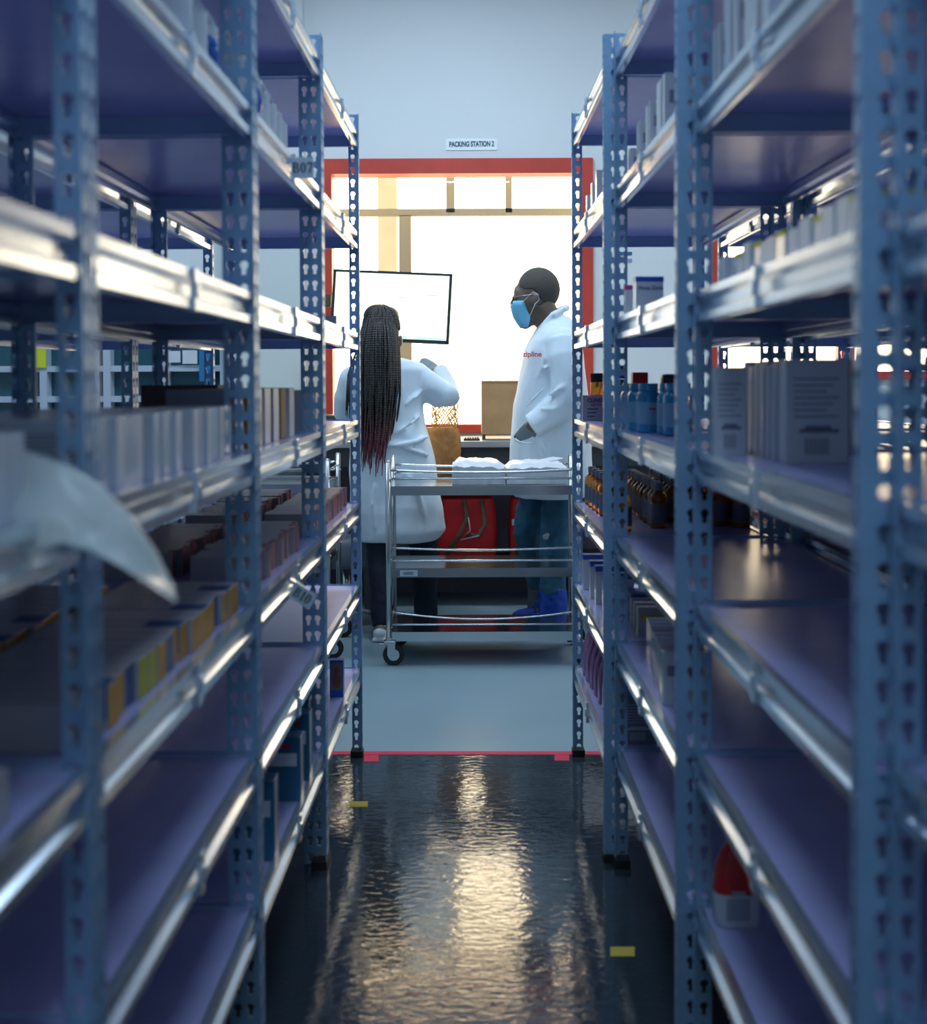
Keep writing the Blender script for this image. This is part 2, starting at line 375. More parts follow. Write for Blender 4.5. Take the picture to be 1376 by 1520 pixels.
def post_mesh(su, sv, wide=False):
    b = nb(); h = .0415
    for k in range(52):
        z = .02+h*k
        keyhole_cell(b, Vector((0, 0, z)), Vector((su, 0, 0)), .035, h, .0255 if (su > 0 and sv > 0) else .021)
        if wide: keyhole_cell(b, Vector((su*.035, 0, z)), Vector((su, 0, 0)), .025, h, .0095)
        keyhole_cell(b, Vector((0, 0, z)), Vector((0, sv, 0)), .022, h, .011)
    bmesh.ops.remove_doubles(b, verts=b.verts[:], dist=.0001)
    return mesh_of(b, 'post', M_post)
def beam_mesh(su):
    prof = [(0, 0), (.014, 0), (.014, -.013), (.0035, -.021), (.0035, -.036), (.0145, -.042), (.0145, -.056), (.011, -.058), (0, -.058), (0, -.055), (.008, -.053), (.008, -.044), (0, -.036), (0, -.021), (.009, -.012), (.009, -.003), (0, -.003)]
    b = nb(); rings = []
    for y in (-.002, -LU+.002): rings.append([Vector((su*(.0175-o), y, z)) for o, z in prof])
    ring_sweep(b, rings); return mesh_of(b, 'front_beam', M_beam)
def make_unit_meshes(s):
    m = {}
    m['post_far'] = post_mesh(s, -1); m['post_far_wide'] = post_mesh(s, -1, True); m['post_near'] = post_mesh(s, 1)
    m['post_rfar'] = post_mesh(-s, -1); m['post_rnear'] = post_mesh(-s, 1)
    m['beam'] = beam_mesh(s); m['rbeam'] = beam_mesh(-s)
    b = nb(); z0 = -.052
    box(b, (s*.003, -.0055, z0), (s*(W-.003), -.0035, 0)); box(b, (s*.003, -.016, z0), (s*(W-.003), -.0055, z0+.0015)); m['side'] = mesh_of(b, 'side_beam', M_side)
    b = nb(); box(b, (s*.006, -.006, -.012), (s*(W-.006), -LU+.006, 0)); m['panel'] = mesh_of(b, 'shelf_panel', M_panel)
    b = nb(); box(b, (-.004*1, -.004, 0), (.038, .038, .022), 0, .003); m['foot'] = mesh_of(b, 'foot_cap', M_cap)
    b = nb(); box(b, (-s*.003, -LU/2-.012, -.060), (s*.004, -LU/2+.012, .002), 0, .0015); box(b, (-s*.006, -LU/2-.009, -.040), (-s*.001, -LU/2+.009, -.018), 0, .0015); m['clip'] = mesh_of(b, 'beam_clip', M_beam)
    return m
UM = {1: make_unit_meshes(1), -1: make_unit_meshes(-1)}
UNITS = {}
def P(name, key, s, parent, loc, solid=False):
    o = link_mesh(name, UM[s][key], parent, loc)
    if solid:
        md = o.modifiers.new('thickness', 'SOLIDIFY'); md.thickness = .002; md.offset = 0
    return o
def unit(key, s, loc, rz, label, wide=False, light=False, group=None):
    u = empty('shelving_unit', loc, label, 'shelving', 'blue steel shelving units', rz)
    P('post', 'post_far_wide' if wide else 'post_far', s, u, (0, 0, 0), True)
    P('post', 'post_near', s, u, (0, -LU, 0), True)
    P('post', 'post_rfar', s, u, (s*W, 0, 0), True)
    P('post', 'post_rnear', s, u, (s*W, -LU, 0), True)
    for (x, y) in ((0, -.035), (0, -LU), (s*W-s*.035, -.035), (s*W-s*.035, -LU)):
        P('foot_cap', 'foot', s, u, (x-(.034 if s < 0 else 0), y, 0))
    for z in LV:
        P('front_beam', 'beam', s, u, (0, 0, z)); P('rear_beam', 'rbeam', s, u, (s*W, 0, z))
        P('side_beam', 'side', s, u, (0, 0, z)); P('side_beam', 'side', s, u, (0, -LU+.0215, z))
        P('shelf_panel', 'panel', s, u, (0, 0, z-PT))
        P('beam_clip', 'clip', s, u, (0, 0, z))
    UNITS[key] = u
    return u
XRU = {3: .366, 2: .391, 1: .419, 0: .449}
DD = {3: D4, 2: D3, 1: D2, 0: D1}
near_name = {3: 'farthest', 2: 'second from the far end', 1: 'third from the far end', 0: 'nearest to the camera'}
for k in (3, 2, 1, 0):
    unit(('R', k), 1, (XRU[k], DD[k], 0), 0, 'blue steel shelving unit right of the aisle, '+near_name[k])
    unit(('RR', k), 1, (XRU[k]+W+.05, DD[k], 0), 0, 'blue steel shelving unit behind the right row, '+near_name[k])
YAWL = R(-.95)
def lx(Y): return -.347-(D4-Y)*math.tan(R(.95))-.0
for k in (3, 2, 1, 0):
    unit(('L', k), -1, (lx(DD[k]), DD[k], 0), YAWL, 'blue steel shelving unit left of the aisle, '+near_name[k], wide=(k in (1, 2)))
    unit(('LL', k), -1, (lx(DD[k])-W-.05, DD[k], 0), YAWL, 'blue steel shelving unit behind the left row, '+near_name[k])
def XR_(Y):
    for k in (3, 2, 1, 0):
        if Y > DD[k]-.91: return XRU[k]
    return XRU[0]
def sx(side, Y, u): return (XR_(Y)+u) if side > 0 else (lx(Y)-u)
def SZ(l): return LV[l-1]-PT+.0003
# hanging shelf labels (parts of their units)
def serif_text(txt, h, m, parent, loc):
    b = nb(); x = 0; d = .0006
    def bar(x0, z0, x1, z1): box(b, (x0, 0, z0), (x1, d, z1))
    def arc(cx, cz, rx, rz, a0, a1, tk, tn):
        n = 18; prev = None
        for i in range(n+1):
            a = a0+(a1-a0)*i/n; c, q_ = math.cos(a), math.sin(a)
            o = (cx+rx*c, cz+rz*q_); ii = (cx+(rx-tk)*c, cz+(rz-tn)*q_)
            cur = [b.verts.new((p[0], y, p[1])) for y in (0, d) for p in (o, ii)]
            if prev:
                for (k, l) in ((0, 1), (1, 3), (3, 2), (2, 0)): b.faces.new((prev[k], prev[l], cur[l], cur[k]))
            prev = cur
    tk, tn = .17*h, .07*h
    for ch in txt:
        if ch == 'B':
            bar(x+.08*h, 0, x+.08*h+tk, h); bar(x, 0, x+.35*h, tn); bar(x, h-tn, x+.33*h, h); bar(x+.2*h, .48*h, x+.35*h, .48*h+tn)
            arc(x+.32*h, .757*h, .27*h, .243*h, -math.pi/2, math.pi/2, tk, tn); arc(x+.34*h, .275*h, .31*h, .275*h, -math.pi/2, math.pi/2, tk, tn); x += .76*h
        elif ch == '0': arc(x+.27*h, .5*h, .27*h, .51*h, 0, 2*math.pi, tk, tn); x += .64*h
        elif ch == '1': bar(x+.14*h, 0, x+.14*h+tk, h); bar(x+.02*h, 0, x+.44*h, tn); bar(x+.03*h, .84*h, x+.16*h, .84*h+tn); x += .52*h
        elif ch == '7':
            bar(x+.02*h, .86*h, x+.52*h, h); bar(x+.02*h, .72*h, x+.02*h+tn, .88*h)
            v = [b.verts.new((x+p*h, y, z*h)) for y in (0, d) for p, z in ((.14, 0), (.31, 0), (.52, .88), (.40, .88))]
            for f in ((0, 1, 2, 3), (7, 6, 5, 4), (0, 4, 5, 1), (1, 5, 6, 2), (2, 6, 7, 3), (3, 7, 4, 0)): b.faces.new([v[k] for k in f])
            x += .6*h
    for v in b.verts: v.co += Vector((-x/2+.04*h, 0, -h/2))
    return obj('lettering', b, m, parent, loc)
def shelf_label(txt, ukey, px, py, Y, w, h, tilt):
    u = UNITS[ukey]; p = at(px, py, Y)
    inv = Matrix.Rotation(-u.rotation_euler.z, 4, 'Z') @ Matrix.Translation(-u.location)
    q = inv @ p
    b = nb(); box(b, (-w/2, -.0008, -h/2), (w/2, .0008, h/2), 0, .0004)
    o = obj('shelf_label', b, M_tag, u, q); o.rotation_euler = (0, tilt, 0); o['label'] = 'white card with the shelf code %s' % txt
    serif_text(txt, h*(.50 if txt == 'B07' else .60), M_ink, o, (0, -.0016, 0))
    b2 = nb(); box(b2, (-w*.75, .001, h*.2), (w*.1, .010, h*.45), 0, .0008); obj('label_holder', b2, M_beam, o)
shelf_label('B07', ('L', 2), 449, 249, 2.42, .046, .043, 0)
shelf_label('B10', ('L', 2), 449, 884, 2.36, .052, .034, R(33))

# ------------------------------------------------------------------ cartons and bottles
CM_ = {}
def carton_mesh(size, mats, style, s):
    key = (tuple(round(v, 3) for v in size), tuple(m.name for m in mats), style, s)
    if key in CM_: return CM_[key]
    du, dv, dz = size
    b = nb(); box(b, (0, 0, 0), (s*du, dv, dz), 0, .0008)
    if style == 'spine':      # the aisle end in its own colour
        box(b, (-s*.0004, .0008, .0008), (s*.0008, dv-.0008, dz-.0008), 1)
    if style == 'endband':    # colour wraps the aisle end
        box(b, (-s*.0004, .0006, .0006), (s*.010, dv-.0006, dz+.0004), 1)
    if style == 'bluepatch':
        box(b, (-s*.0004, .0006, .0006), (s*.002, dv-.0006, dz-.0008), 1); box(b, (s*.002, -.0004, dz*.2), (s*du*.28, dv+.0002, dz+.0004), 2)
    if style == 'lid':
        box(b, (-s*.0005, -.0005, dz*.86), (s*(du+.0005), dv+.0005, dz+.0005), 1)
    if style == 'print':      # printed lines and a barcode on the camera side
        for i in range(7): box(b, (s*du*.12, -.0004, dz*(.80-.06*i)), (s*du*(.85-.1*(i % 3)), .0002, dz*(.815-.06*i)), 1)
        for i in range(9): box(b, (s*du*(.30+.045*i), -.0004, dz*.08), (s*du*(.322+.045*i), .0002, dz*.24), 1)
        box(b, (s*du*.22, -.0004, dz*.29), (s*du*.85, .0002, dz*.33), 1); box(b, (s*du*.30, -.0004, dz*.33), (s*du*.72, .0002, dz*.36), 1)
    if style == 'stripes':
        box(b, (-s*.0004, dv*.25, .001), (s*.0006, dv*.45, dz-.001), 1); box(b, (s*du*.1, -.0004, dz*.55), (s*du*.9, .0002, dz*.75), 1)
    me = mesh_of(b, 'carton', mats); CM_[key] = me; return me
NCART = [0]
def carton(side, Y, u, l, size, mats, style, label, group=None, name='carton', cat='box', rz=0, dz=0):
    """Y is the depth of the face turned to the camera, u the distance back from the aisle edge"""
    me = carton_mesh(size, mats, style, side)
    o = link_mesh(name, me, None, (sx(side, Y, u), Y, SZ(l)+dz)); o.rotation_euler = (0, 0, (YAWL if side < 0 else 0)+rz)
    setp(o, label, cat, group); return o
J = lambda a: random.uniform(-a, a)
# maroon cartons, left level 3
def row(side, Y0, Y1, th, u, l, size, pick, what, where, group, ju=.004, gaps=(), jz=0, fill=.9, jr=.03):
    Y = Y0; i = 0
    while Y+th < Y1:
        if i not in gaps:
            mats, style = pick(i)
            sz = (size[0], th*fill, size[2]+(random.uniform(-jz, jz)))
            n = ORD[i] if i < len(ORD) else 'far'
            carton(side, Y, u+random.uniform(0, ju), l, sz, mats, style, '%s, %s %s' % (what(i) if callable(what) else what, n, where), group, rz=random.uniform(-jr, jr)*.6)
        Y += th; i += 1
mar = lambda i: ([M_ctop, M_maroon], 'endband')
row(-1, 2.36, 3.0, .034, .035, 3, (.13, 0, .060), mar, 'maroon-ended carton', 'in the front row under tag B10', 'maroon-ended cartons on the left shelf', fill=.60, ju=.022)
row(-1, 3.12, 3.93, .036, .035, 3, (.13, 0, .060), mar, 'maroon-ended carton', 'in the aisle-side row of farthest left unit', 'maroon-ended cartons on the left shelf', ju=.012, fill=.60)
row(-1, 2.46, 3.0, .036, .22, 3, (.15, 0, .056), mar, 'maroon-ended carton', 'in the back row beside tag B10', 'maroon-ended cartons on the left shelf', fill=.60, ju=.02)
row(-1, 3.12, 3.9, .038, .21, 3, (.15, 0, .058), mar, 'maroon-ended carton', 'in the back row of farthest left unit', 'maroon-ended cartons on the left shelf', fill=.60, ju=.02, gaps=(9, 13))
yl = [([M_ctop, M_ochre, M_navy], 'spine'), ([M_ctop, M_olive, M_navy], 'spine'), ([M_ctop, M_ochre, M_navy], 'bluepatch'), ([M_ctop, M_navy], 'spine')]
pk = [0, 0, 2, 0, 3, 1, 1, 0, 3, 0, 2, 0, 0, 2, 0, 3, 0, 2]
ynm = {0: 'ochre-ended pale carton', 1: 'olive-ended pale carton', 2: 'ochre-ended carton with navy top patch', 3: 'navy-ended pale carton'}
row(-1, 1.30, 2.12, .043, .028, 3, (.20, 0, .052), lambda i: yl[pk[i % 18]], lambda i: ynm[pk[i % 18]], 'in the front row of near left shelf', 'ochre and navy cartons on the near left shelf', ju=.012)
row(-1, 1.40, 2.12, .046, .245, 3, (.17, 0, .052), lambda i: yl[pk[(i+5) % 18]], lambda i: ynm[pk[(i+5) % 18]], 'in the back row of near left shelf', 'ochre and navy cartons on the near left shelf', ju=.012)
row(-1, .75, 1.15, .05, .03, 3, (.20, 0, .052), lambda i: ([M_ctop, M_ink], 'print'), 'pale carton with printed front', 'on the left unit beside the camera', 'pale cartons beside the camera')
# white cartons left level 4
def wpick(i): return ([M_whitem if i % 3 else M_white, M_ink], 'print' if i == 0 else 'plain')
row(-1, 1.34, 2.12, .031, .03, 4, (.125, 0, .090), wpick, 'upright white carton', 'in the front row of the left shelf above', 'white cartons on the near left shelf', ju=.010, gaps=(7, 14))
row(-1, 1.50, 2.12, .033, .19, 4, (.125, 0, .088), wpick, 'upright white carton', 'in the back row of the left shelf above', 'white cartons on the near left shelf', ju=.01)
row(-1, .72, 1.15, .035, .03, 4, (.14, 0, .085), wpick, 'upright white carton', 'on the left unit beside the camera', 'white cartons beside the camera')
for i, (Y, mm, nm) in enumerate(((2.20, M_grey, 'grey'), (2.32, M_kraft, 'tan'), (2.42, mat('dark_green_card', (.01, .06, .06), .3), 'dark green'), (2.50, M_white, 'white'), (2.60, M_grey, 'slate'), (2.70, M_kraft, 'brown'), (2.82, M_white, 'plain white'))):
    carton(-1, Y, .05, 4, (.13, .07 if i != 2 else .05, .118), [mm, M_white], 'spine' if mm is M_grey else 'plain', 'tall upright %s carton left of aisle in second bay' % nm, 'tall upright cartons left of the aisle')
carton(-1, 2.9, .24, 4, (.19, .10, .125), [M_dkraft], 'plain', 'dark brown wide carton at the back of left shelf')
carton(-1, 3.12, .03, 4, (.06, .05, .11), [M_white, M_grey], 'spine', 'slim pale carton beside the far left post')
carton(-1, 3.40, .008, 5, (.06, .10, .032), [M_grey, M_whitem], 'spine', 'flat lavender grey carton on upper far left shelf')
# blue cartons left level 1
for i, (Y, h, nm) in enumerate(((2.36, .165, 'nearest'), (2.70, .150, 'second'), (2.84, .165, 'third'), (2.95, .17, 'farthest'))):
    c = carton(-1, Y, .012 if i != 3 else .03, 1, (.085, .05, h), [M_teal, M_white], 'stripes', 'upright teal carton on low left shelf, %s of four' % nm, 'teal cartons on the low left shelf')
    b = nb(); box(b, (-.062, -.0012, h*.83), (-.022, -.0004, h*.83+.008)); obj('red_print', b, M_red, c)
bb = carton(-1, 3.60, .02, 1, (.042, .03, .114), [M_blue, M_ctop], 'plain', 'small blue box with a person photograph on low far left shelf')
b = nb(); box(b, (-.039, -.0008, .022), (-.003, -.0002, .108)); obj('picture_panel', b, mat('picture_backdrop', (.20, .16, .19), .5), bb)
b = nb(); ell(b, (-.019, -.0008, .082), (.008, .0006, .011)); ell(b, (-.020, -.0008, .05), (.014, .0006, .022)); obj('printed_figure', b, mat('picture_figure', (.25, .08, .06), .5), bb)

# right side cartons
for i, (Y, u, sz, nm) in enumerate(((2.97, .03, (.09, .04, .088), 'lowest and farthest'), (2.78, .025, (.08, .05, .115), 'third from near end'), (2.63, .025, (.09, .06, .125), 'second from near end'), (2.44, .025, (.10, .10, .138), 'tallest and nearest'))):
    carton(1, Y, u, 6, sz, [M_whitem, M_grey], 'stripes', 'white carton on the high second right shelf, %s' % nm, 'white cartons on the high right shelf')
for i, (Y, u, sz, nm) in enumerate(((2.03, .02, (.07, .05, .115), 'lowest'), (1.90, .02, (.08, .09, .15), 'middle'), (1.70, .02, (.14, .15, .20), 'tallest'))):
    carton(1, Y, u, 6, sz, [M_whitem, M_grey], 'stripes', 'pale carton on the high near right shelf, %s of three' % nm, 'pale cartons on the high near right shelf')
for i, (Y, h) in enumerate(((3.60, .07), (3.46, .085), (3.34, .10))):
    carton(1, Y, .012, 6, (.04, .03, h), [M_whitem], 'plain', 'slim white carton on the high far right shelf, %s' % ('lowest', 'middle', 'tallest')[i], 'slim white cartons on the high far right shelf')
nz = carton(1, 2.74, .010, 5, (.064, .05, .082), [M_whitem, M_blue], 'lid', 'small white carton with blue lid band beside the pink-topped carton')
text('Nova Zone', .0125, M_navy, nz, (.034, -.001, .056), bold=.0002)
pz = carton(1, 2.90, -.0+.008, 5, (.022, .03, .075), [M_white, M_pink], 'lid', 'slim white carton with pink top band')
def yp(i): return ([M_whitem, M_olive], 'lid') if i in (0, 3, 6, 9, 11) else ([M_white, M_ochre], 'plain')
row(1, 1.32, 2.10, .052, .02, 5, (.075, 0, .052), yp, lambda i: 'small white box with yellow-green band' if i in (0, 3, 6, 9, 11) else 'small plain white box', 'on the near right eye-level shelf', 'small white boxes on the right shelf', ju=.012, jz=.006)
# large white cartons right level 4
for i in range(8):
    Y = 1.86+.041*i
    if Y > 2.12: break
    carton(1, Y, .09, 4, (.099, .036, .165-.004*(i % 3)), [M_whitem if i % 2 else M_white, mat('faint_print', (.16, .17, .24), .6)], 'print' if i == 0 else 'stripes', 'large white upright carton on the near right shelf, %s in the row' % ORD[i], 'large white cartons on the right shelf')
carton(1, 2.06, .020, 4, (.055, .03, .155), [M_whitem, mat('faint_print', (.16, .17, .24), .6)], 'print', 'large white carton standing alone beside the third right post')
carton(1, 2.02, .232, 4, (.06, .05, .165), [M_navy, M_red], 'lid', 'dark blue carton with a red top on near right shelf')
carton(1, 1.02, .05, 4, (.15, .10, .17), [M_white, M_olive], 'stripes', 'white carton with yellow print on the unit beside camera')
carton(1, 1.00, .06, 6, (.12, .08, .15), [M_white, mat('orange_print', (.6, .1, .02), .5)], 'lid', 'white carton with orange top beside the camera')
# CLINDA box
cb = carton(1, 3.86, .025, 4, (.10, .045, .083), [mat('lilac_card', (.33, .33, .42), .5)], 'plain', 'lilac carton with maroon lettering beside the far right post')
t = text('CLINDA', .017, mat('maroon_ink', (.18, .01, .05), .6), cb, (.046, -.001, .066), bold=.0006); t2 = text('INJECTION', .0085, mat('maroon_ink', (.18, .01, .05), .6), cb, (.046, -.001, .052), bold=.0002)
b = nb()
for i in range(3): box(b, (.014, -.0012, .037-.012*i), (.05-.006*i, -.0004, .040-.012*i))
obj('printed_lines', b, M_ink, cb)
# level 2 right
for i, (Y, h) in enumerate(((3.86, .115), (3.70, .118), (3.60, .118), (3.45, .12))):
    carton(1, Y, .025+.006*i, 2, (.09, .035, h), [M_whitem, M_blue], 'lid', 'white carton with a blue lid on low far right shelf, %s' % ('farthest', 'third', 'second', 'nearest')[i], 'blue-lidded cartons on the far right shelf')
for i in range(3):
    b = nb(); box(b, (0, 0, 0), (.16, .12, .028), 0, .008); o = obj('folded_pack', b, M_navy, None, (sx(1, 3.35, .10), 3.30, SZ(2)+.0283*i), smooth=True); setp(o, 'dark blue folded pack on low right shelf, %s of the stack' % ('bottom', 'middle', 'top')[i], 'pack', 'folded blue packs')
for i in range(9):
    Y = 2.48+.062*i
    if Y > 3.0: break
    carton(1, Y, .028+.006*i, 2, (.095, .035, .112-.004*i), [M_ctop, mat('green_print', (.04, .16, .07), .4)] if i in (1, 5) else [M_whitem, M_grey], 'stripes', 'upright %s carton on low second right shelf, %s' % ('green-striped' if i in (1, 5) else 'pale', ORD[i]), 'upright cartons on the low right shelf')
for i in range(3):
    carton(1, 3.15+.06*i, .10, 2, (.10, .035, .078), [M_ctop, M_olive], 'stripes', 'short pale carton with olive-striped spine behind second right post, %s' % ORD[i], 'short cartons on the far right shelf')  # olive stripes on the aisle end and front
# level 1 right
for i in range(3):
    carton(1, 3.12+.10*i, .045, 1, (.10, .07, .13-.01*i), [M_grey, M_whitem], 'print', 'white-ish printed carton coloured grey for shade on lowest far right shelf, %s' % ORD[i], 'shade-grey cartons on the lowest right shelf')  # white-ish cartons; their shade is put into the grey card colour
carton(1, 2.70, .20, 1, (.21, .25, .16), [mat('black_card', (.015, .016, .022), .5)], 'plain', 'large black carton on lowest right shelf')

# bottles
def bottle_proto():
    e = empty('amber_bottle', (0, 0, 0), 'x', 'bottle', 'amber bottles on the right shelf')
    b = nb(); lathe(b, [(.021, 0), (.0245, .003), (.0245, .082), (.022, .091), (.0115, .102), (.0105, .110)], seg=20); obj('glass_body', b, M_amber, e, smooth=True, angle=R(40))
    b = nb(); lathe(b, [(.0125, .106), (.0132, .107), (.0132, .124), (.0122, .126)], seg=20); obj('cap', b, M_greycap, e, smooth=True, angle=R(40))
    b = nb(); lathe(b, [(.0248, .016), (.0250, .017), (.0250, .066), (.0248, .067)], seg=20); obj('paper_label', b, M_dlabel, e, smooth=True, angle=R(40))
    return e
bp_ = bottle_proto(); first = True
def bottle(x, Y, z, label, group='amber bottles on the right shelf'):
    global first
    o = bp_ if first else copy_tree(bp_)
    first = False; o.location = (x, Y, z); o['label'] = label; o['group'] = group; o.rotation_euler.z = random.uniform(0, 6); return o
cols = [(.540, 3.27, 9, 'first long file'), (.610, 3.42, 7, 'second file'), (.667, 3.36, 8, 'third file'), (.722, 3.32, 8, 'fourth file'), (.778-.005, 3.28, 9, 'back file')]
for cx, ys, n, nm in cols:
    for i in range(n):
        Y = ys+.062*i
        if Y > 3.92: break
        bottle(cx+J(.003), Y, SZ(3), 'dark amber bottle behind the second right post, %s in the %s' % (ORD[i], nm))
bottle(.432, 3.20, SZ(3), 'single amber bottle right behind the second right post')
for i in range(6):
    bottle(.425+.002*i, 3.90-.085*i, SZ(3), 'amber bottle on the far right shelf edge, %s counting from far post' % (['first']+ORD[1:])[i])
for i in range(12):
    bottle(.925+.004*i, 3.88-.078*i, SZ(3), 'dark bottle on the shelf behind the right row, %s from far' % (['first']+ORD[1:])[i], 'dark bottles behind the right row')
for i, Y in enumerate((3.12, 3.38, 3.64, 2.78, 2.50)):
    carton(1, Y, .66, 3, (.20, .20, .20), [mat('black_card', (.015, .016, .022), .5)], 'plain', 'added black carton blocking shelf reflection behind the right row, %s' % ('nearest', 'middle', 'farthest', 'in the second bay', 'nearest to camera')[i], 'added black cartons behind the right row')  # cartons added to block the window's reflection in the shelf board
# blue jars
def jar_proto():
    e = empty('blue_jar', (0, 0, 0), 'x', 'jar', 'blue plastic jars')
    b = nb(); lathe(b, [(.028, 0), (.031, .003), (.031, .090), (.028, .099), (.023, .104), (.023, .106)], seg=24); obj('jar_body', b, M_jar, e, smooth=True, angle=R(40))
    b = nb(); lathe(b, [(.0245, .105), (.0255, .106), (.0255, .122), (.0245, .124)], seg=24); obj('lid', b, M_jar, e, smooth=True, angle=R(40))
    b = nb(); lathe(b, [(.0312, .022), (.0314, .023), (.0314, .076), (.0312, .077)], seg=24); lb = obj('paper_label', b, mat('blue_white_label', (.22, .42, .60), .5), e, smooth=True, angle=R(40))
    b = nb(); box(b, (-.004, -.0322, .058), (.016, -.0300, .063)); obj('red_print', b, M_red, lb)
    return e
jp = jar_proto()
for i, (x, Y, nm) in enumerate(((.468, 2.98, 'front of the left file'), (.458, 3.07, 'middle of the left file'), (.452, 3.16, 'back of the left file'), (.505, 2.80, 'front of the right file'), (.503, 2.875, 'middle of the right file'), (.545, 2.95, 'back of the right file'))):
    o = jp if i == 0 else copy_tree(jp); o.location = (x, Y, SZ(4)); o['label'] = 'blue plastic jar on the right shelf, %s' % nm
# other bottles on level 4 right, bay 3
e = empty('sauce_bottle', (.440, 3.26, SZ(4)), 'dark bottle with bright blue cap behind the blue jars', 'bottle')
b = nb(); lathe(b, [(.018, 0), (.02, .004), (.02, .10), (.012, .125), (.011, .135)]); obj('bottle_body', b, M_ink, e, smooth=True, angle=R(40))
b = nb(); lathe(b, [(.0122, .136), (.013, .137), (.011, .172), (.010, .173)]); obj('cap', b, M_blue, e, smooth=True, angle=R(40))
b = nb(); lathe(b, [(.0204, .03), (.0205, .031), (.0205, .08), (.0204, .081)]); obj('paper_label', b, M_red, e, smooth=True, angle=R(40))
b = nb(); box(b, (0, 0, 0), (.045, .04, .155), 0, .002); o = obj('carton', b, M_red, None, (sx(1, 3.4, .125), 3.42, SZ(4))); setp(o, 'bright red carton standing behind the blue jars', 'box')
b = nb(); box(b, (0, 0, 0), (.075, .06, .150), 0, .012); o = obj('container', b, mat('dark_green_plastic', (.02, .05, .05), .4), None, (sx(1, 3.5, .225), 3.5, SZ(4)), smooth=True, angle=R(40)); setp(o, 'dark green rounded container behind the blue jars', 'container')
e = empty('dark_jar', (.452, 3.942, SZ(4)), 'dark brown jar with red label behind the lilac carton', 'jar'); e.scale = (1, 1, 1.2)
b = nb(); lathe(b, [(.025, 0), (.027, .004), (.027, .10), (.024, .108)]); obj('jar_body', b, M_amber, e, smooth=True, angle=R(40))
b = nb(); lathe(b, [(.026, .105), (.027, .106), (.027, .128), (.025, .130)]); obj('lid', b, M_cap, e, smooth=True, angle=R(40))
b = nb(); lathe(b, [(.0273, .02), (.0275, .021), (.0275, .07), (.0273, .071)]); obj('paper_label', b, M_red, e, smooth=True, angle=R(40))
# purple bottles
def pproto():
    e = empty('trigger_bottle', (0, 0, 0), 'x', 'bottle', 'clear bottles of purple liquid')
    b = nb(); lathe(b, [(.028, 0), (.032, .004), (.033, .06), (.030, .10), (.018, .135), (.012, .150), (.012, .156)], seg=20); obj('bottle_body', b, M_purple, e, smooth=True, angle=R(50))
    b = nb(); lathe(b, [(.0135, .152), (.0145, .153), (.0145, .170), (.009, .176), (.006, .178), (.006, .192)]); obj('collar', b, M_clear, e, smooth=True, angle=R(40))
    b = nb(); tube(b, [(.012, 0, .193), (-.004, 0, .196), (-.026, 0, .194), (-.034, 0, .187)], [.006, .0075, .006, .004], rounded=True); tube(b, [(-.012, 0, .190), (-.018, 0, .178), (-.016, 0, .165)], .003, rounded=True); obj('pump_head', b, M_clear, e, smooth=True)
    return e
pp = pproto()
for i in range(6):
    o = pp if i == 0 else copy_tree(pp); o.location = (.4205+.003*i, 3.86-.085*i, SZ(1)); o.rotation_euler.z = J(.3); o['label'] = 'purple liquid pump bottle on low right shelf, %s from far post' % (['first']+ORD[1:])[i]
# detergent jug
e = empty('detergent_jug', (sx(1, 2.12, .065), 2.085, SZ(1)), 'red and white detergent jug on lowest near right shelf', 'jug')
b = nb(); 
rg = []
for z, w_, d_ in ((0, .036, .024), (.006, .040, .028), (.06, .041, .029), (.10, .038, .027), (.13, .026, .02), (.148, .014, .014), (.158, .014, .014)):
    rg.append([Vector((w_*math.copysign(abs(math.cos(a))**.6, math.cos(a)), d_*math.copysign(abs(math.sin(a))**.6, math.sin(a)), z)) for a in [2*math.pi*k/24 for k in range(24)]])
ring_sweep(b, rg)
for f in b.faces:
    f.material_index = 1 if f.calc_center_median().z > .07 else 0
obj('jug_body', b, [M_whitem, M_red], e, smooth=True, angle=R(50))
b = nb(); lathe(b, [(.017, .157), (.018, .158), (.016, .182), (.014, .184)]); obj('cap', b, M_red, e, smooth=True, angle=R(40))
b = nb(); box(b, (-.024, -.0300, .015), (.018, -.0285, .055)); box(b, (-.014, -.0300, .060), (.010, -.0285, .068)); obj('paper_label', b, M_label, e)
# pouches & bottles high left
def pouch(Y, u, h, w, label, blue):
    e = empty('fluid_pouch', (sx(-1, Y, u), Y, SZ(6)), label, 'pouch', 'clear fluid pouches on the high left shelf', YAWL)
    b = nb(); rg = []
    for z, a, d in ((0, .42, .016), (.01, .48, .020), (h*.5, .5, .016), (h*.8, .46, .010), (h*.93, .30, .005), (h, .12, .003), (h+.012, .08, .003)):
        rg.append([Vector((-w*.5+a*w*math.cos(t), d*math.sin(t), z)) for t in [2*math.pi*k/20 for k in range(20)]])
    ring_sweep(b, rg); obj('pouch_body', b, M_clear, e, smooth=True)
    b = nb(); rg = []
    for z in (h*.12, h*.75):
        rg.append([Vector((-w*.5+.515*w*math.cos(t), .021*math.sin(t), z)) for t in [2*math.pi*k/20 for k in range(20)]])
    ring_sweep(b, rg, cap=False); obj('printed_band', b, M_white, e, smooth=True)
    if blue:
        b = nb(); ell(b, (-.006, -.004, h*.45), (.010, .019, h*.17)); ell(b, (-.012, -.014, h*.55), (.014, .010, h*.10)); obj('blue_print', b, M_blue, e, smooth=True)
for i, (Y, h, bl) in enumerate(((2.24, .16, 0), (2.31, .15, 1), (2.38, .15, 1), (2.47, .14, 0), (2.55, .135, 0), (2.62, .13, 0), (2.69, .12, 0))):
    pouch(Y, .03, h, .08, '%s pouch on the high left shelf near tag B07, %s' % ('blue-printed' if bl else 'clear', ORD[i]), bl)
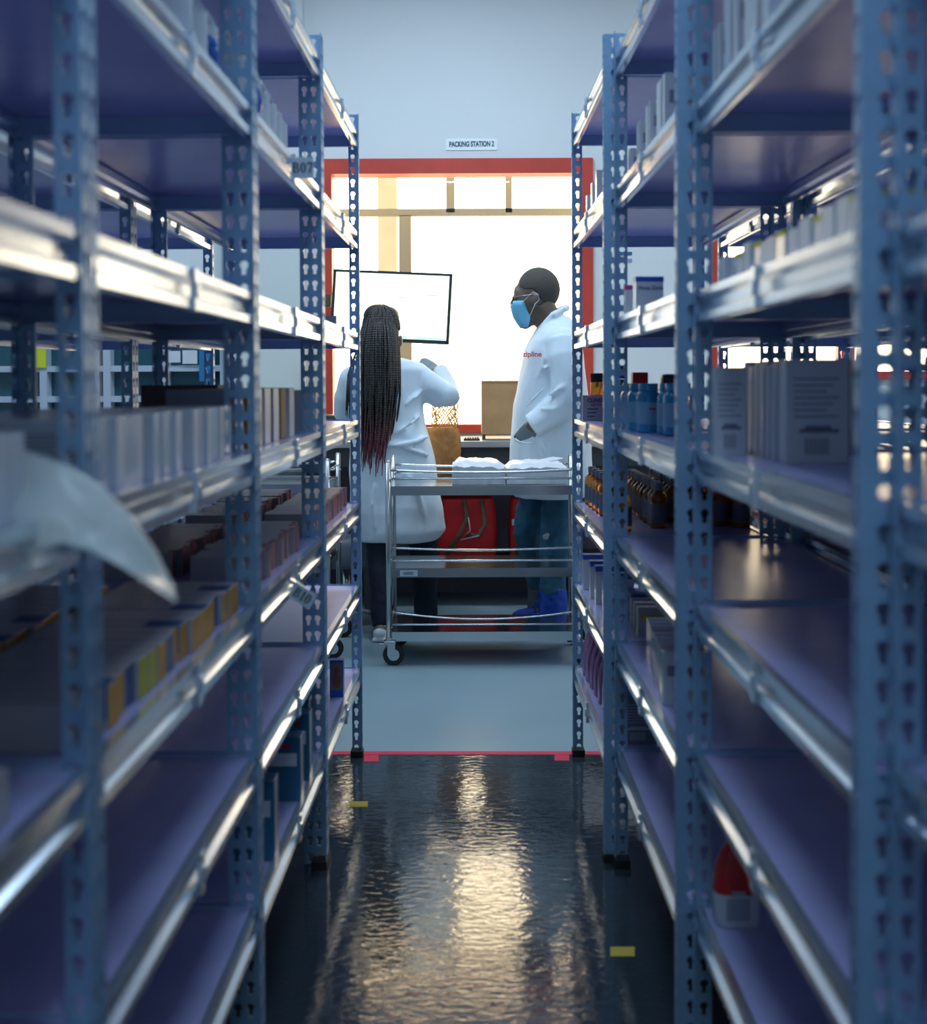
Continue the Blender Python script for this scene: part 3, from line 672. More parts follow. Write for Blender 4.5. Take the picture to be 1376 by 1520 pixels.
for i, Y in enumerate((1.98, 2.06, 1.88)):
    pouch(Y, .045, .16, .08, 'blurred clear pouch on the high near left shelf, %s' % ('middle', 'farthest', 'nearest')[i], i == 1)

# foreground plastic bag hanging from the left shelf
def bag():
    Yb = 1.13
    up_ = [(-40, 640), (40, 668), (100, 690), (150, 720), (195, 765), (232, 820), (258, 872), (264, 893)]
    lo = [(-40, 868), (20, 845), (66, 815), (95, 806), (132, 816), (180, 840), (225, 870), (262, 895)]
    b = nb(); rings = []
    N = 29; K = 24
    for i in range(N):
        t = i/(N-1)*(len(up_)-1); k = min(int(t), len(up_)-2); f = t-k
        U = Vector(up_[k]).lerp(Vector(up_[k+1]), f); L_ = Vector(lo[k]).lerp(Vector(lo[k+1]), f)
        A = at(U.x, U.y, Yb+.05-.03*i/N); B = at(L_.x, L_.y, Yb-.02-.03*i/N)
        th = .03*math.sin(math.pi*min(1, (N-i)/N*1.1+.02)) if i < N-1 else .001
        th = max(.0015, .028*(1-i/(N-1))**.6)
        c = (A+B)/2; h = (A-B)/2; nrm = Vector((0, -1, 0)); ring = []
        for q in range(K):
            a = 2*math.pi*q/K
            fold = .006*math.sin(a*3+i*.35)+.003*math.sin(a*7-i*.5)
            ring.append(c+h*math.cos(a)+nrm*(th*math.sin(a)+fold*min(1, th/.012)*math.sin(a)))
        rings.append(ring)
    ring_sweep(b, rings); o = obj('plastic_bag', b, M_bag, smooth=True)
    setp(o, 'milky translucent plastic bag jutting from the near left shelf', 'plastic bag'); return o
bag()

# ------------------------------------------------------------------ packing area
# workbench
by0, by1 = 6.40, 7.06
zb = at(700, 655, by0).z
wb = empty('workbench', (0, 0, 0), 'long grey workbench under the bright red-framed window', 'workbench')
x0b, x1b = -1.75, 1.45
b = nb(); box(b, (x0b, by0, zb-.035), (x1b, by1, zb), 0, .004); obj('worktop', b, M_bench, wb)
b = nb(); box(b, (x0b+.05, by0+.06, zb-.14), (x1b-.05, by1-.02, zb-.036)); obj('apron', b, mat('apron_grey', (.06, .075, .09), .6), wb)
b = nb(); box(b, (x0b+.05, by0+.12, .235), (x1b-.05, by1-.04, .26)); obj('undershelf', b, mat('undershelf_grey', (.05, .06, .07), .6), wb)
b = nb(); box(b, (x0b+.05, by1-.03, 0), (x1b-.05, by1-.01, zb-.14)); obj('back_panel', b, mat('back_panel_grey', (.16, .13, .17), .6), wb)
for xx in (x0b+.05, -.55, .35, x1b-.1):
    b = nb(); box(b, (xx, by0+.06, 0), (xx+.05, by0+.11, zb-.036)); obj('leg', b, M_dark, wb)
# items on the bench
A = at(715, 566, 6.52); B = at(766, 646, 6.52)
e = empty('cardboard_box', (0, 0, 0), 'tall brown cardboard box beside the man by the window', 'box')
b = nb(); box(b, (A.x, 6.52, zb+.03), (B.x+.02, 6.80, A.z), 0, .003); obj('box_body', b, M_kraft, e)
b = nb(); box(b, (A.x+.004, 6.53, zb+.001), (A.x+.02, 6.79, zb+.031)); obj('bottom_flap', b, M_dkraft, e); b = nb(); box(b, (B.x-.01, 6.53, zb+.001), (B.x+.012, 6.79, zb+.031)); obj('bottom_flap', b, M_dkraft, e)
b = nb(); box(b, (A.x-.004, 6.516, A.z-.004), (B.x+.022, 6.53, A.z+.004)); obj('top_fold', b, M_kraft, e)
e = empty('keyboard', (0, 0, 0), 'dark keyboard lying on workbench left of cardboard box', 'keyboard')
kx = at(688, 652, 6.5).x; b = nb(); box(b, (kx, 6.46, zb+.001), (kx+.09, 6.60, zb+.012), 0, .003); obj('keyboard_base', b, M_dgrey, e)
b = nb()
for i in range(6):
    for j in range(5): box(b, (kx+.006+.0135*i, 6.47+.025*j, zb+.012), (kx+.016+.0135*i, 6.49+.025*j, zb+.018), 0, .001)
obj('keys', b, mat('key_caps', (.08, .08, .07), .5), e)
# kraft paper pad roll
def kraft():
    e = empty('kraft_paper_bundle', (0, 0, 0), 'crumpled brown kraft paper bundle beside the woman on the bench', 'paper')
    Yk = 6.32
    b = nb(); rings = []
    prof = [(641, 683, 596), (640, 680, 612), (640, 678, 634), (638, 682, 642), (638, 683, 654), (640, 684, 668), (642, 682, 690), (640, 678, 706)]
    for j, (l, r_, py) in enumerate(prof[2:]):
        A = at(l-8, py, Yk); B = at(r_, py, Yk); c = (A+B)/2; hw = (B.x-A.x)/2; ring = []
        for k in range(40):
            a = 2*math.pi*k/40; w = 1+.07*math.sin(a*9+j*2.1)+.04*math.sin(a*15-j)
            ring.append(c+Vector((hw*math.cos(a)*w, -.06+.09*math.sin(a)*w, 0)))
        rings.append(ring)
    ring_sweep(b, rings); obj('crumpled_roll', b, mat('kraft_paper', (.42, .20, .065), .65, 0, .8, 30, .25, 25), e, smooth=True)
    b = nb()
    for k in range(26):
        for d in (1, -1):
            pts = []
            for j in range(7):
                a = 2*math.pi*(k/26+d*.05*j)
                p = at(661, 635-7.2*j, Yk); hw = .062+.012*math.sin(k*1.7+j)
                pts.append(p+Vector((hw*math.cos(a), -.06+.07*math.sin(a), 0)))
            tube(b, pts, .0018, seg=4)
    obj('honeycomb_mesh', b, mat('honeycomb_paper', (.55, .30, .08), .6), e)
kraft()
# monitor on wall arm
def monitor():
    Ym = 6.62
    tl, tr, br, bl_ = at(496, 400, Ym+.03), at(673, 406, Ym-.03), at(665, 512, Ym-.05), at(489, 503, Ym+.01)
    c = (tl+tr+br+bl_)/4; e = empty('monitor', c, 'black-framed computer monitor on arm before the bright window', 'monitor')
    ux = ((tr-tl)+(br-bl_)).normalized(); w = ((tr-tl).length+(br-bl_).length)/4
    uz = ((tl-bl_)+(tr-br)); uz = (uz-ux*uz.dot(ux)).normalized(); h = ((tl-bl_).length+(tr-br).length)/4
    n = ux.cross(uz).normalized()   # points away from viewer or towards
    if n.y > 0: n = -n
    Rm = Matrix((ux, -n, uz)).transposed()
    e.rotation_euler = Rm.to_euler()
    b = nb(); bz = .016
    box(b, (-w, 0, -h), (w, .03, h), 0, .003); 
    for (x0, x1, z0, z1) in ((-w, w, h-bz*.9, h), (-w, w, -h, -h+bz*1.3), (-w, -w+bz, -h, h), (w-bz, w, -h, h)): box(b, (x0, -.006, z0), (x1, 0, z1), 0, .001)
    obj('bezel', b, mat('monitor_black', (.01, .03, .022), .4), e)
    b = nb(); box(b, (-w+bz*.9, -.003, -h+bz*1.2), (w-bz*.9, -.0005, h-bz*.8)); sc = obj('screen', b, mat('lit_screen', (.9, .95, .93), .3, emit=(.93, 1, .98), estr=1.0), e)
    b = nb(); 
    for (x0, x1, z) in ((.04, .08, .05), (.19, .26, .07)): box(b, (x0*1, -.0042, z), (x1, -.0032, z+.006))
    box(b, (.02, -.0042, -h+.024), (.10, -.0032, -h+.036)); box(b, (.14, -.0042, -h+.024), (w-.03, -.0032, -h+.032))
    obj('screen_text', b, mat('screen_text_blue', (.25, .5, .6), .4, emit=(.35, .6, .7), estr=.8), sc)
    b = nb(); box(b, (-.08, .031, -.07), (.08, .05, .07), 0, .004); tube(b, [(0, .05, 0), (-.05, .12, 0), (-.20, .16, .0), (-w-.03, .14, .02), (-w-.035, .47, .02)], .018, seg=10); obj('arm', b, M_strap, e)
    b = nb(); box(b, (-w-.06, .02, -.01), (-w-.012, .12, .06), 0, .006); obj('arm_joint', b, M_strap, e)
    b = nb(); tube(b, [(.0, .035, -h), (.02, .03, -h-.04), (.0, .04, -h-.10), (-.03, .05, -h-.16)], .003, seg=6); obj('cable', b, mat('green_cable', (.05, .12, .09), .5), e)
monitor()
# black printer at the left
e = empty('label_printer', (at(492, 620, 6.6).x, 6.55, zb+.001), 'small black label printer on the bench left of woman', 'printer')
b = nb(); box(b, (-.07, 0, 0), (.07, .2, .14), 0, .01); obj('printer_body', b, M_dgrey, e, smooth=True, angle=R(40))
b = nb(); box(b, (-.05, -.004, .05), (.05, .003, .06)); obj('paper_slot', b, M_cap, e)
b = nb(); box(b, (-.05, -.05, .052), (.05, -.005, .054)); obj('paper_strip', b, M_white, e)
# red bags on the undershelf
def redbag(px0, px1, label, two=False):
    Yr = 6.56; A = at(px0, 742, Yr); B = at(px1, 846, Yr)
    w = B.x-A.x; h = A.z-.262
    e = empty('delivery_bag', ((A.x+B.x)/2, Yr, .2605), label, 'bag', 'red bags under the bench')
    b = nb(); rings = []
    for z, k in ((0, .94), (.02, 1), (h*.5, 1.02), (h*.9, .96), (h, .88)):
        rings.append([Vector((w/2*k*math.copysign(abs(math.cos(a))**.35, math.cos(a)), .16+.14*k*math.copysign(abs(math.sin(a))**.35, math.sin(a)), z)) for a in [2*math.pi*q/32 for q in range(32)]])
    ring_sweep(b, rings); obj('bag_body', b, M_redbag, e, smooth=True, angle=R(50))
    b = nb(); tube(b, [(-w*.05, .01, h), (.0, -.01, h*.7), (-w*.12, -.015, h*.45), (-w*.35, -.01, h*.1)], .014, ref=Vector((0, 1, 0)), flat=.35, seg=8)
    tube(b, [(w*.25, .01, h), (w*.30, -.015, h*.6), (w*.18, -.02, h*.40), (-w*.02, -.015, h*.45)], .013, ref=Vector((0, 1, 0)), flat=.35, seg=8); obj('strap', b, M_strap, e, smooth=True)
    b = nb(); tube(b, [(w*.02, -.018, h*.72), (w*.05, -.025, h*.5), (-w*.12, -.025, h*.35), (w*.2, -.022, h*.42)], .004, seg=6); obj('cord', b, M_ctop, e, smooth=True)
    b = nb(); box(b, (-w*.45, .012, h*.58), (-w*.38, .018, h*.68)); obj('white_patch', b, M_white, e)
redbag(649, 738, 'red fabric bag with brown straps under bench, behind trolley middle')
redbag(757, 815, 'red fabric bag under the bench beside the man\'s legs')
# chair
e = empty('stool', (at(520, 830, 6.15).x-.02, 6.15, 0), 'grey padded chrome stool at the left of the woman', 'stool')
b = nb(); box(b, (-.12, -.16, .30), (.12, .16, .45), 0, .03); obj('seat', b, M_chair, e, smooth=True)
b = nb(); tube(b, [(0, 0, .06), (0, 0, .30)], .022); obj('column', b, M_chrome, e, smooth=True)
for k in range(5):
    a = 2*math.pi*k/5; b = nb(); tube(b, [(0, 0, .09), (.16*math.cos(a), .16*math.sin(a), .04)], [.018, .012]); ell(b, (.16*math.cos(a), .16*math.sin(a), .022), (.02, .02, .022), u=12, v=8); obj('leg', b, M_chrome, e, smooth=True)
# cable by the legs
b = nb(); tube(b, [at(578, 800, 6.3), at(585, 820, 6.3), at(600, 832, 6.35), at(612, 835, 6.4)], .006, seg=6)

# trolley
def trolley(xl, xr, yf, yb, label, load=False):
    e = empty('trolley', ((xl+xr)/2, (yf+yb)/2, 0), label, 'trolley', 'stainless steel trolleys')
    cx, cy = (xl+xr)/2, (yf+yb)/2; hx, hy = (xr-xl)/2, (yb-yf)/2
    zt = .905
    for sx_ in (-1, 1):
        for sy in (-1, 1):
            x, y = sx_*hx, sy*hy
            b = nb(); tube(b, [(x, y, .115), (x, y, zt)], .0125, seg=14); ell(b, (x, y, zt), (.0125, .0125, .010), u=14, v=8)
            for zz in (.83, .47, .17): ell(b, (x+.012, y-.006, zz), (.005, .008, .006), u=8, v=6)
            obj('leg', b, M_chromed, e, smooth=True)
            cst = empty_child('caster', e, (x, y, 0))
            b = nb(); r = .045; sw = Matrix.Rotation(sy*.5+.3, 3, 'Z')
            lathe(b, [(.0455, 0-.011), (.048, -.008), (.048, .008), (.0455, .011)], seg=24)
            for v in b.verts: v.co = Vector((v.co.x, v.co.z, v.co.y+.048))+Vector((.02, 0, 0))
            obj('wheel', b, M_cap, cst, smooth=True, angle=R(40))
            b = nb(); lathe(b, [(.026, -.0125), (.028, -.010), (.028, .010), (.026, .0125)], seg=20)
            for v in b.verts: v.co = Vector((v.co.x, v.co.z, v.co.y+.048))+Vector((.02, 0, 0))
            obj('hub', b, M_chrome, cst, smooth=True, angle=R(40))
            b = nb(); box(b, (-.008, -.018, .045), (.028, -.0135, .105), 0, .002); box(b, (-.008, .0135, .045), (.028, .018, .105), 0, .002); box(b, (-.022, -.02, .10), (.030, .02, .112), 0, .003); tube(b, [(0, 0, .11), (0, 0, .125)], .016); box(b, (-.05, -.012, .095), (-.018, .012, .102), 0, .003)
            obj('fork', b, M_chrome, cst)
    for zz in (.795, .43, .115+.03):
        tr = empty_child('tray', e, (0, 0, zz))
        b = nb(); box(b, (-hx, -hy, 0), (hx, hy, .003)); box(b, (-hx, -hy-.001, -.038), (hx, -hy+.002, .003)); box(b, (-hx, hy-.002, -.038), (hx, hy+.001, .003)); box(b, (-hx-.001, -hy, -.038), (-hx+.002, hy, .003)); box(b, (hx-.002, -hy, -.038), (hx+.001, hy, .003))
        obj('tray_sheet', b, M_chrome, tr)
        for q, (dz, sag) in enumerate(((.036, .0), (.075 if zz > .7 else .085, .012 if zz > .3 else .035))):
            for sy in ((-1, 1) if zz > .7 else (-1,)):
                b = nb(); tube(b, [(hx*t, sy*hy, dz-sag*(1-t*t)+(.01 if zz < .7 and q else 0)) for t in [-1+i/10 for i in range(21)]], .0055, seg=8); obj('rail', b, M_chrome, tr, smooth=True)
        for sx_ in (-1, 1):
            b = nb(); tube(b, [(sx_*hx, -hy, .06), (sx_*hx, hy, .06)], .0055, seg=8); obj('rail', b, M_chrome, tr, smooth=True)
    return e
def empty_child(name, parent, loc):
    o = bpy.data.objects.new(name, None); COL.objects.link(o); o.parent = parent; o.location = loc; o.empty_display_size = .03; return o
tyf, tyb = 5.22, 5.60
txl = at(577, 850, tyf).x; txr = at(859, 850, tyf).x
tr1 = trolley(txl, txr, tyf, tyb, 'steel three-tier trolley with plastic packs at aisle end')
b = nb(); box(b, (0, 0, 0), (.078, .002, .026)); pl = obj('maker_plate', b, M_white, tr1, (-(txr-txl)/2+.05, -(tyb-tyf)/2-.004, .398)); b = nb(); tube(b, [(.039+.026*math.cos(t), -.0006, .013+.006*math.sin(t)) for t in [math.pi*.1+1.7*math.pi*i/16 for i in range(17)]], .0012, seg=6); box(b, (.022, -.001, .011), (.056, -.0002, .014)); obj('maker_mark', b, M_navy, pl)
tl2 = trolley(-1.30, -.62, 5.35, 5.80, 'steel trolley partly hidden behind the left shelving')
# white packs on the trolley
def sheetpack(px0, px1, pyt, Y, d, label, seed, m=M_paper, tilt=0, z0=0):
    rnd = random.Random(seed); zt = .799+z0
    A = at(px0, pyt, Y); B = at(px1, pyt, Y); w = B.x-A.x; h = A.z-zt
    b = nb(); nx, ny = 22, 12
    top = [[None]*(ny+1) for _ in range(nx+1)]; bot = [[None]*(ny+1) for _ in range(nx+1)]
    for i in range(nx+1):
        for j in range(ny+1):
            x = A.x+w*i/nx; y = Y+d*j/ny; ed = min(i, nx-i, j*2, (ny-j)*2)/3
            hh = h*(.75+.25*min(1, ed))+rnd.uniform(-.003, .003)+tilt*(i/nx-.5)+.0025*math.sin(i*.9+j*.6)-.010*(abs(i-nx*.6)/nx)
            top[i][j] = b.verts.new((x, y, zt+max(.006, hh))); bot[i][j] = b.verts.new((x+.004*math.sin(i), y+.003*math.sin(i*1.3), zt+.0005))
    for i in range(nx):
        for j in range(ny):
            b.faces.new((top[i][j], top[i+1][j], top[i+1][j+1], top[i][j+1])); b.faces.new((bot[i][j], bot[i][j+1], bot[i+1][j+1], bot[i+1][j]))
    for i in range(nx):
        b.faces.new((top[i][0], bot[i][0], bot[i+1][0], top[i+1][0])); b.faces.new((top[i][ny], top[i+1][ny], bot[i+1][ny], bot[i][ny]))
    for j in range(ny):
        b.faces.new((top[0][j], top[0][j+1], bot[0][j+1], bot[0][j])); b.faces.new((top[nx][j], bot[nx][j], bot[nx][j+1], top[nx][j+1]))
    o = obj('plastic_pack', b, m, smooth=True, angle=R(35)); setp(o, label, 'pack', 'white packs on the trolley'); return o
sheetpack(671, 750, 684, 5.27, .26, 'crumpled white plastic pack on trolley, left one', 3, tilt=-.012)
sheetpack(752, 842, 686, 5.28, .26, 'white plastic pack on trolley, right one below the envelope', 5)
b = nb(); box(b, (-.065, -.055, 0), (.065, .055, .006), 0, .002); o = obj('envelope', b, M_paper, None, at(810, 686, 5.42)+Vector((0, 0, .005))); o.rotation_euler = (0, R(-9), R(20)); setp(o, 'white envelope lying tilted on the packs on trolley', 'envelope')
b = nb(); box(b, (-.02, -.02, 0), (.02, .02, .01), 0, .004); o = obj('pink_packet', b, M_pink, None, at(716, 686, 5.45)+Vector((0, 0, 0))); setp(o, 'small pink packet on the left white pack', 'packet')

# ------------------------------------------------------------------ people
def hand(b, wrist, d, n, size=1.0, curl=.5, thumb=1, spread=.12, fcurl=None):
    """palm + five bent fingers; d = direction of fingers, n = direction palm faces (fingers curl to it)"""
    d = Vector(d).normalized(); n = Vector(n); n = (n-d*n.dot(d)).normalized(); s = d.cross(n)*thumb
    W_ = Vector(wrist); S = size
    tube(b, [W_, W_+d*.03*S, W_+d*.065*S, W_+d*.088*S], [.027*S, .034*S, .040*S, .037*S], seg=14, ref=n, flat=.42, rounded=True)
    for i, (off, ln) in enumerate(((.030, .072), (.010, .080), (-.010, .075), (-.029, .058))):
        p = W_+d*(.085-.004*abs(i-1.2))*S+s*off*S; a = 0; pts = [p]; dirn = (d+s*spread*(off/.03)).normalized()
        for q in range(3):
            a += (fcurl[i] if fcurl else curl)*(.9 if q == 0 else 1.15)
            dd = dirn*math.cos(a)+n*math.sin(a); pts.append(pts[-1]+dd*ln*S*(.44, .32, .24)[q])
        tube(b, pts, [.0098*S, .0092*S, .0085*S, .0072*S], seg=10, rounded=True)
    p = W_+d*.025*S+s*.028*S; d1 = (d*.6+s*.75+n*.25).normalized(); d2 = (d*.9+s*.25+n*.4).normalized()
    tube(b, [p, p+d1*.036*S, p+d1*.036*S+d2*.030*S, p+d1*.036*S+d2*.052*S], [.014*S, .0115*S, .010*S, .008*S], seg=10, rounded=True)

def body_rings(b, spec, Y0, seg=32):
    """spec rows: (py, left px, right px, half depth, dy)"""
    rings = []
    for py, l, r_, hy, dy in spec:
        A = at(l, py, Y0+dy); B = at(r_, py, Y0+dy); c = (A+B)/2; hw = (B.x-A.x)/2
        rings.append([Vector((c.x+hw*math.copysign(abs(math.cos(a))**.85, math.cos(a)), c.y+hy*math.copysign(abs(math.sin(a))**.85, math.sin(a)), c.z)) for a in [2*math.pi*k/seg for k in range(seg)]])
    ring_sweep(b, rings)

# ---- woman
def woman():
    Y0 = 5.95
    root = empty('person', (at(585, 565, Y0).x, Y0, 0), 'person with waist-long braids and white coat, back to the camera', 'person')
    inv = -Vector(root.location)
    def fin(o):
        o.location = inv; return o
    q = lambda px, py, dy=0: at(px, py, Y0+dy)
    # body
    b = nb()
    ell(b, q(566, 492, .0), (.074, .094, .105)); ell(b, q(573, 512, .05), (.055, .06, .07)); ell(b, q(580, 522, .08), (.03, .03, .03))
    ell(b, q(584, 508, .125), (.016, .024, .018))            # nose
    for w_ in (538.5, 594.5): ell(b, q(w_, 506, -.01), (.011, .020, .030))
    ell(b, q(588, 518, .01), (.020, .04, .04))
    tube(b, [q(568, 515), q(570, 548)], [.052, .062], seg=16)
    body_rings(b, [(535, 550, 592, .05, 0), (545, 520, 618, .08, 0), (570, 525, 622, .10, 0), (610, 530, 616, .10, 0), (650, 535, 625, .11, 0), (690, 535, 640, .12, 0), (712, 540, 640, .11, 0)], Y0)
    for (hp, kn, an, ft) in (((562, 700), (562, 800), (565, 925), (566, 945)), ((618, 700), (626, 800), (631, 925), (634, 942))):
        dy = -.20 if hp[0] < 600 else 0
        tube(b, [q(*hp, 0), q(hp[0]+1, 760, dy*.18), q(*kn, dy*.40), q(kn[0], 860, dy*.7), q(an[0], an[1], dy), ], [.070, .055, .045, .038, .032], seg=14)
        f = q(*an, dy); tube(b, [Vector((f.x, f.y-.03, .05)), Vector((f.x+.005, f.y+.12, .035))], [.033, .03], seg=12, rounded=True)
    # right arm raised
    sh, elb, wr = q(618, 560, .0), q(660, 590, .02), q(652, 550, .22)
    tube(b, [sh, elb, wr], [.045, .036, .024], seg=12, rounded=True)
    hand(b, wr, Vector((-.55, .25, .35)), Vector((-.3, .5, -.8)), .92, .5, 1)
    tube(b, [q(518, 560), q(510, 612, .05), q(520, 628, .30)], [.045, .036, .024], seg=12, rounded=True)
    hand(b, q(520, 628, .30), Vector((.3, 1, 0)), Vector((0, 0, -1)), .92, .3, 1)
    body = fin(remesh(b, 'body', .006, M_skin, 3, root))
    # gloves
    b = nb(); hand(b, wr, Vector((-.55, .25, .35)), Vector((-.3, .5, -.8)), .99, .5, 1); tube(b, [wr+(elb-wr)*.14, wr], [.030, .029], seg=14)
    fin(remesh(b, 'glove', .0035, M_glove, 2, root))
    b = nb(); w2 = q(520, 628, .30); hand(b, w2, Vector((.3, 1, 0)), Vector((0, 0, -1)), .99, .3, 1)
    fin(remesh(b, 'glove', .0035, M_glove, 2, root))
    # trousers
    b = nb()
    body_rings(b, [(690, 532, 645, .125, 0), (715, 532, 648, .125, 0), (735, 536, 645, .115, 0)], Y0)
    tube(b, [q(560, 705), q(562, 770, -.04), q(562, 820, -.1), q(564, 880, -.16), q(566, 930, -.20)], [.088, .072, .058, .050, .047], seg=18)
    tube(b, [q(618, 705), q(624, 770), q(628, 820), q(631, 880), q(633, 931)], [.092, .080, .070, .060, .056], seg=18)
    fin(remesh(b, 'trousers', .008, M_djeans, 4, root, (.06, .012)))
    # shoes
    for x_, dy in ((566, -.20), (634, 0)):
        f = q(x_, 935, dy); b = nb()
        tube(b, [Vector((f.x-.004, f.y-.05, .034)), Vector((f.x, f.y+.02, .040)), Vector((f.x+.004, f.y+.10, .036)), Vector((f.x+.006, f.y+.15, .028))], [.034, .038, .040, .028], seg=16, rounded=True)
        box(b, (f.x-.04, f.y-.085, .001), (f.x+.046, f.y+.17, .02), 0, .008)
        fin(remesh(b, 'shoe', .006, M_shoe, 3, root))
    # lab coat
    b = nb()
    body_rings(b, [(531, 549, 596, .065, 0), (537, 528, 618, .10, 0), (548, 513, 632, .125, 0), (572, 512, 631, .135, 0), (600, 518, 629, .135, 0), (630, 521, 632, .14, 0), (650, 520, 638, .15, 0), (680, 519, 645, .165, 0), (715, 519, 651, .17, 0), (755, 520, 657, .175, 0), (787, 523, 662, .18, 0), (801, 524, 650, .175, 0)], Y0)
    tube(b, [q(614, 558, 0), q(634, 573, 0), q(655, 587, .02), q(664, 588, .03), q(662, 570, .10), q(655, 553, .18)], [.075, .078, .074, .068, .052, .044], seg=20, rounded=True)
    tube(b, [q(522, 562, 0), q(514, 590, .02), q(512, 612, .06), q(517, 625, .24)], [.068, .060, .056, .042], seg=20, rounded=True)
    tube(b, [q(548, 538, .05), q(552, 533, -.03), q(570, 532, -.075), q(588, 532, -.03), q(597, 537, .05)], .013, seg=10, rounded=True)
    tube(b, [q(566, 662, -.150), q(590, 661, -.166), q(615, 656, -.158), q(634, 648, -.10)], [.006, .014, .014, .008], seg=10, rounded=True)
    for (a1, a2, a3) in (((604, 600, -.125), (616, 590, -.115), (628, 580, -.07)), ((585, 645, -.150), (610, 628, -.150), (630, 612, -.08)), ((600, 700, -.168), (622, 730, -.165), (632, 775, -.15)), ((556, 720, -.172), (552, 750, -.172), (556, 785, -.17)), ((640, 590, -.055), (652, 580, -.045), (660, 566, -.01)), ((582, 660, -.158), (612, 668, -.162), (640, 676, -.11))):
        tube(b, [q(*a1), q(*a2), q(*a3)], [.004, .010, .004], seg=8, rounded=True)
    coat = fin(remesh(b, 'lab_coat', .009, M_coat, 4, root, (.16, .016)))
    coat['label'] = 'white lab coat reaching the knees'
    # hair
    b = nb()
    ell(b, q(566, 488, -.012), (.092, .108, .108)); ell(b, q(560, 470, -.02), (.07, .075, .062)); ell(b, q(577, 470, .0), (.052, .07, .05))
    rn = random.Random(4)
    for k in range(34):   # braids wrapping the crown
        t = k/33; a0 = math.pi*(t*1.0)
        c = q(566, 488, -.015); pts = []
        for j in range(9):
            ph = math.pi*(.05+.46*j/8)
            pts.append(c+Vector((.091*math.cos(a0)*math.sin(ph), -.104*math.sin(a0)*abs(math.sin(ph))*1.0, .108*math.cos(ph)+.004+.006*math.sin(k*2.4))))
        tube(b, pts, .0065, seg=6, rounded=True)
    for k in range(115):
        u_ = rn.random(); px = 536.5+53*u_+rn.uniform(-1, 1); dy = -.10*math.sin(math.pi*u_)**.6-.03+rn.uniform(-.02, .012)-.02
        endy = rn.choice((rn.uniform(600, 690), rn.uniform(650, 712)))-26*abs(u_-.45)*2*rn.random()
        xe = 559+(px-566)*rn.uniform(.35, 1.15)
        pts = []; ph = rn.uniform(0, 6)
        n_ = 12
        for j in range(n_):
            t = j/(n_-1); py = 474+(endy-474)*t; emb = max(0, 1-t*7)*.022; bow = 4*math.sin(math.pi*min(1, t*1.1))*(u_-.5)*2
            pxx = px+(xe-px)*max(0, (t-.55)/.45)**1.5+bow+(.9*math.sin(ph+t*9) if t > .5 else 0)
            pts.append(q(pxx+(566-pxx)*emb*9, py, dy+emb-.045*t-.03*math.sin(math.pi*t)))
        tube(b, pts, [.0075]*6+[.0066, .006, .0052, .0045, .0035, .002], seg=6)
    for k in range(9):    # strands over the left shoulder
        px = rn.uniform(513, 520); endy = rn.uniform(595, 622)
        tube(b, [q(538, 500, -.06), q(526, 530, -.10), q(px+3, 556, -.15), q(px+1, 580, -.16), q(px-1, endy, -.165)], [.006, .006, .006, .005, .002], seg=6)
    hair = fin(obj('braided_hair', b, M_hair, root, smooth=True)); hair['label'] = 'long black braids with reddish tips'
    return root
woman()

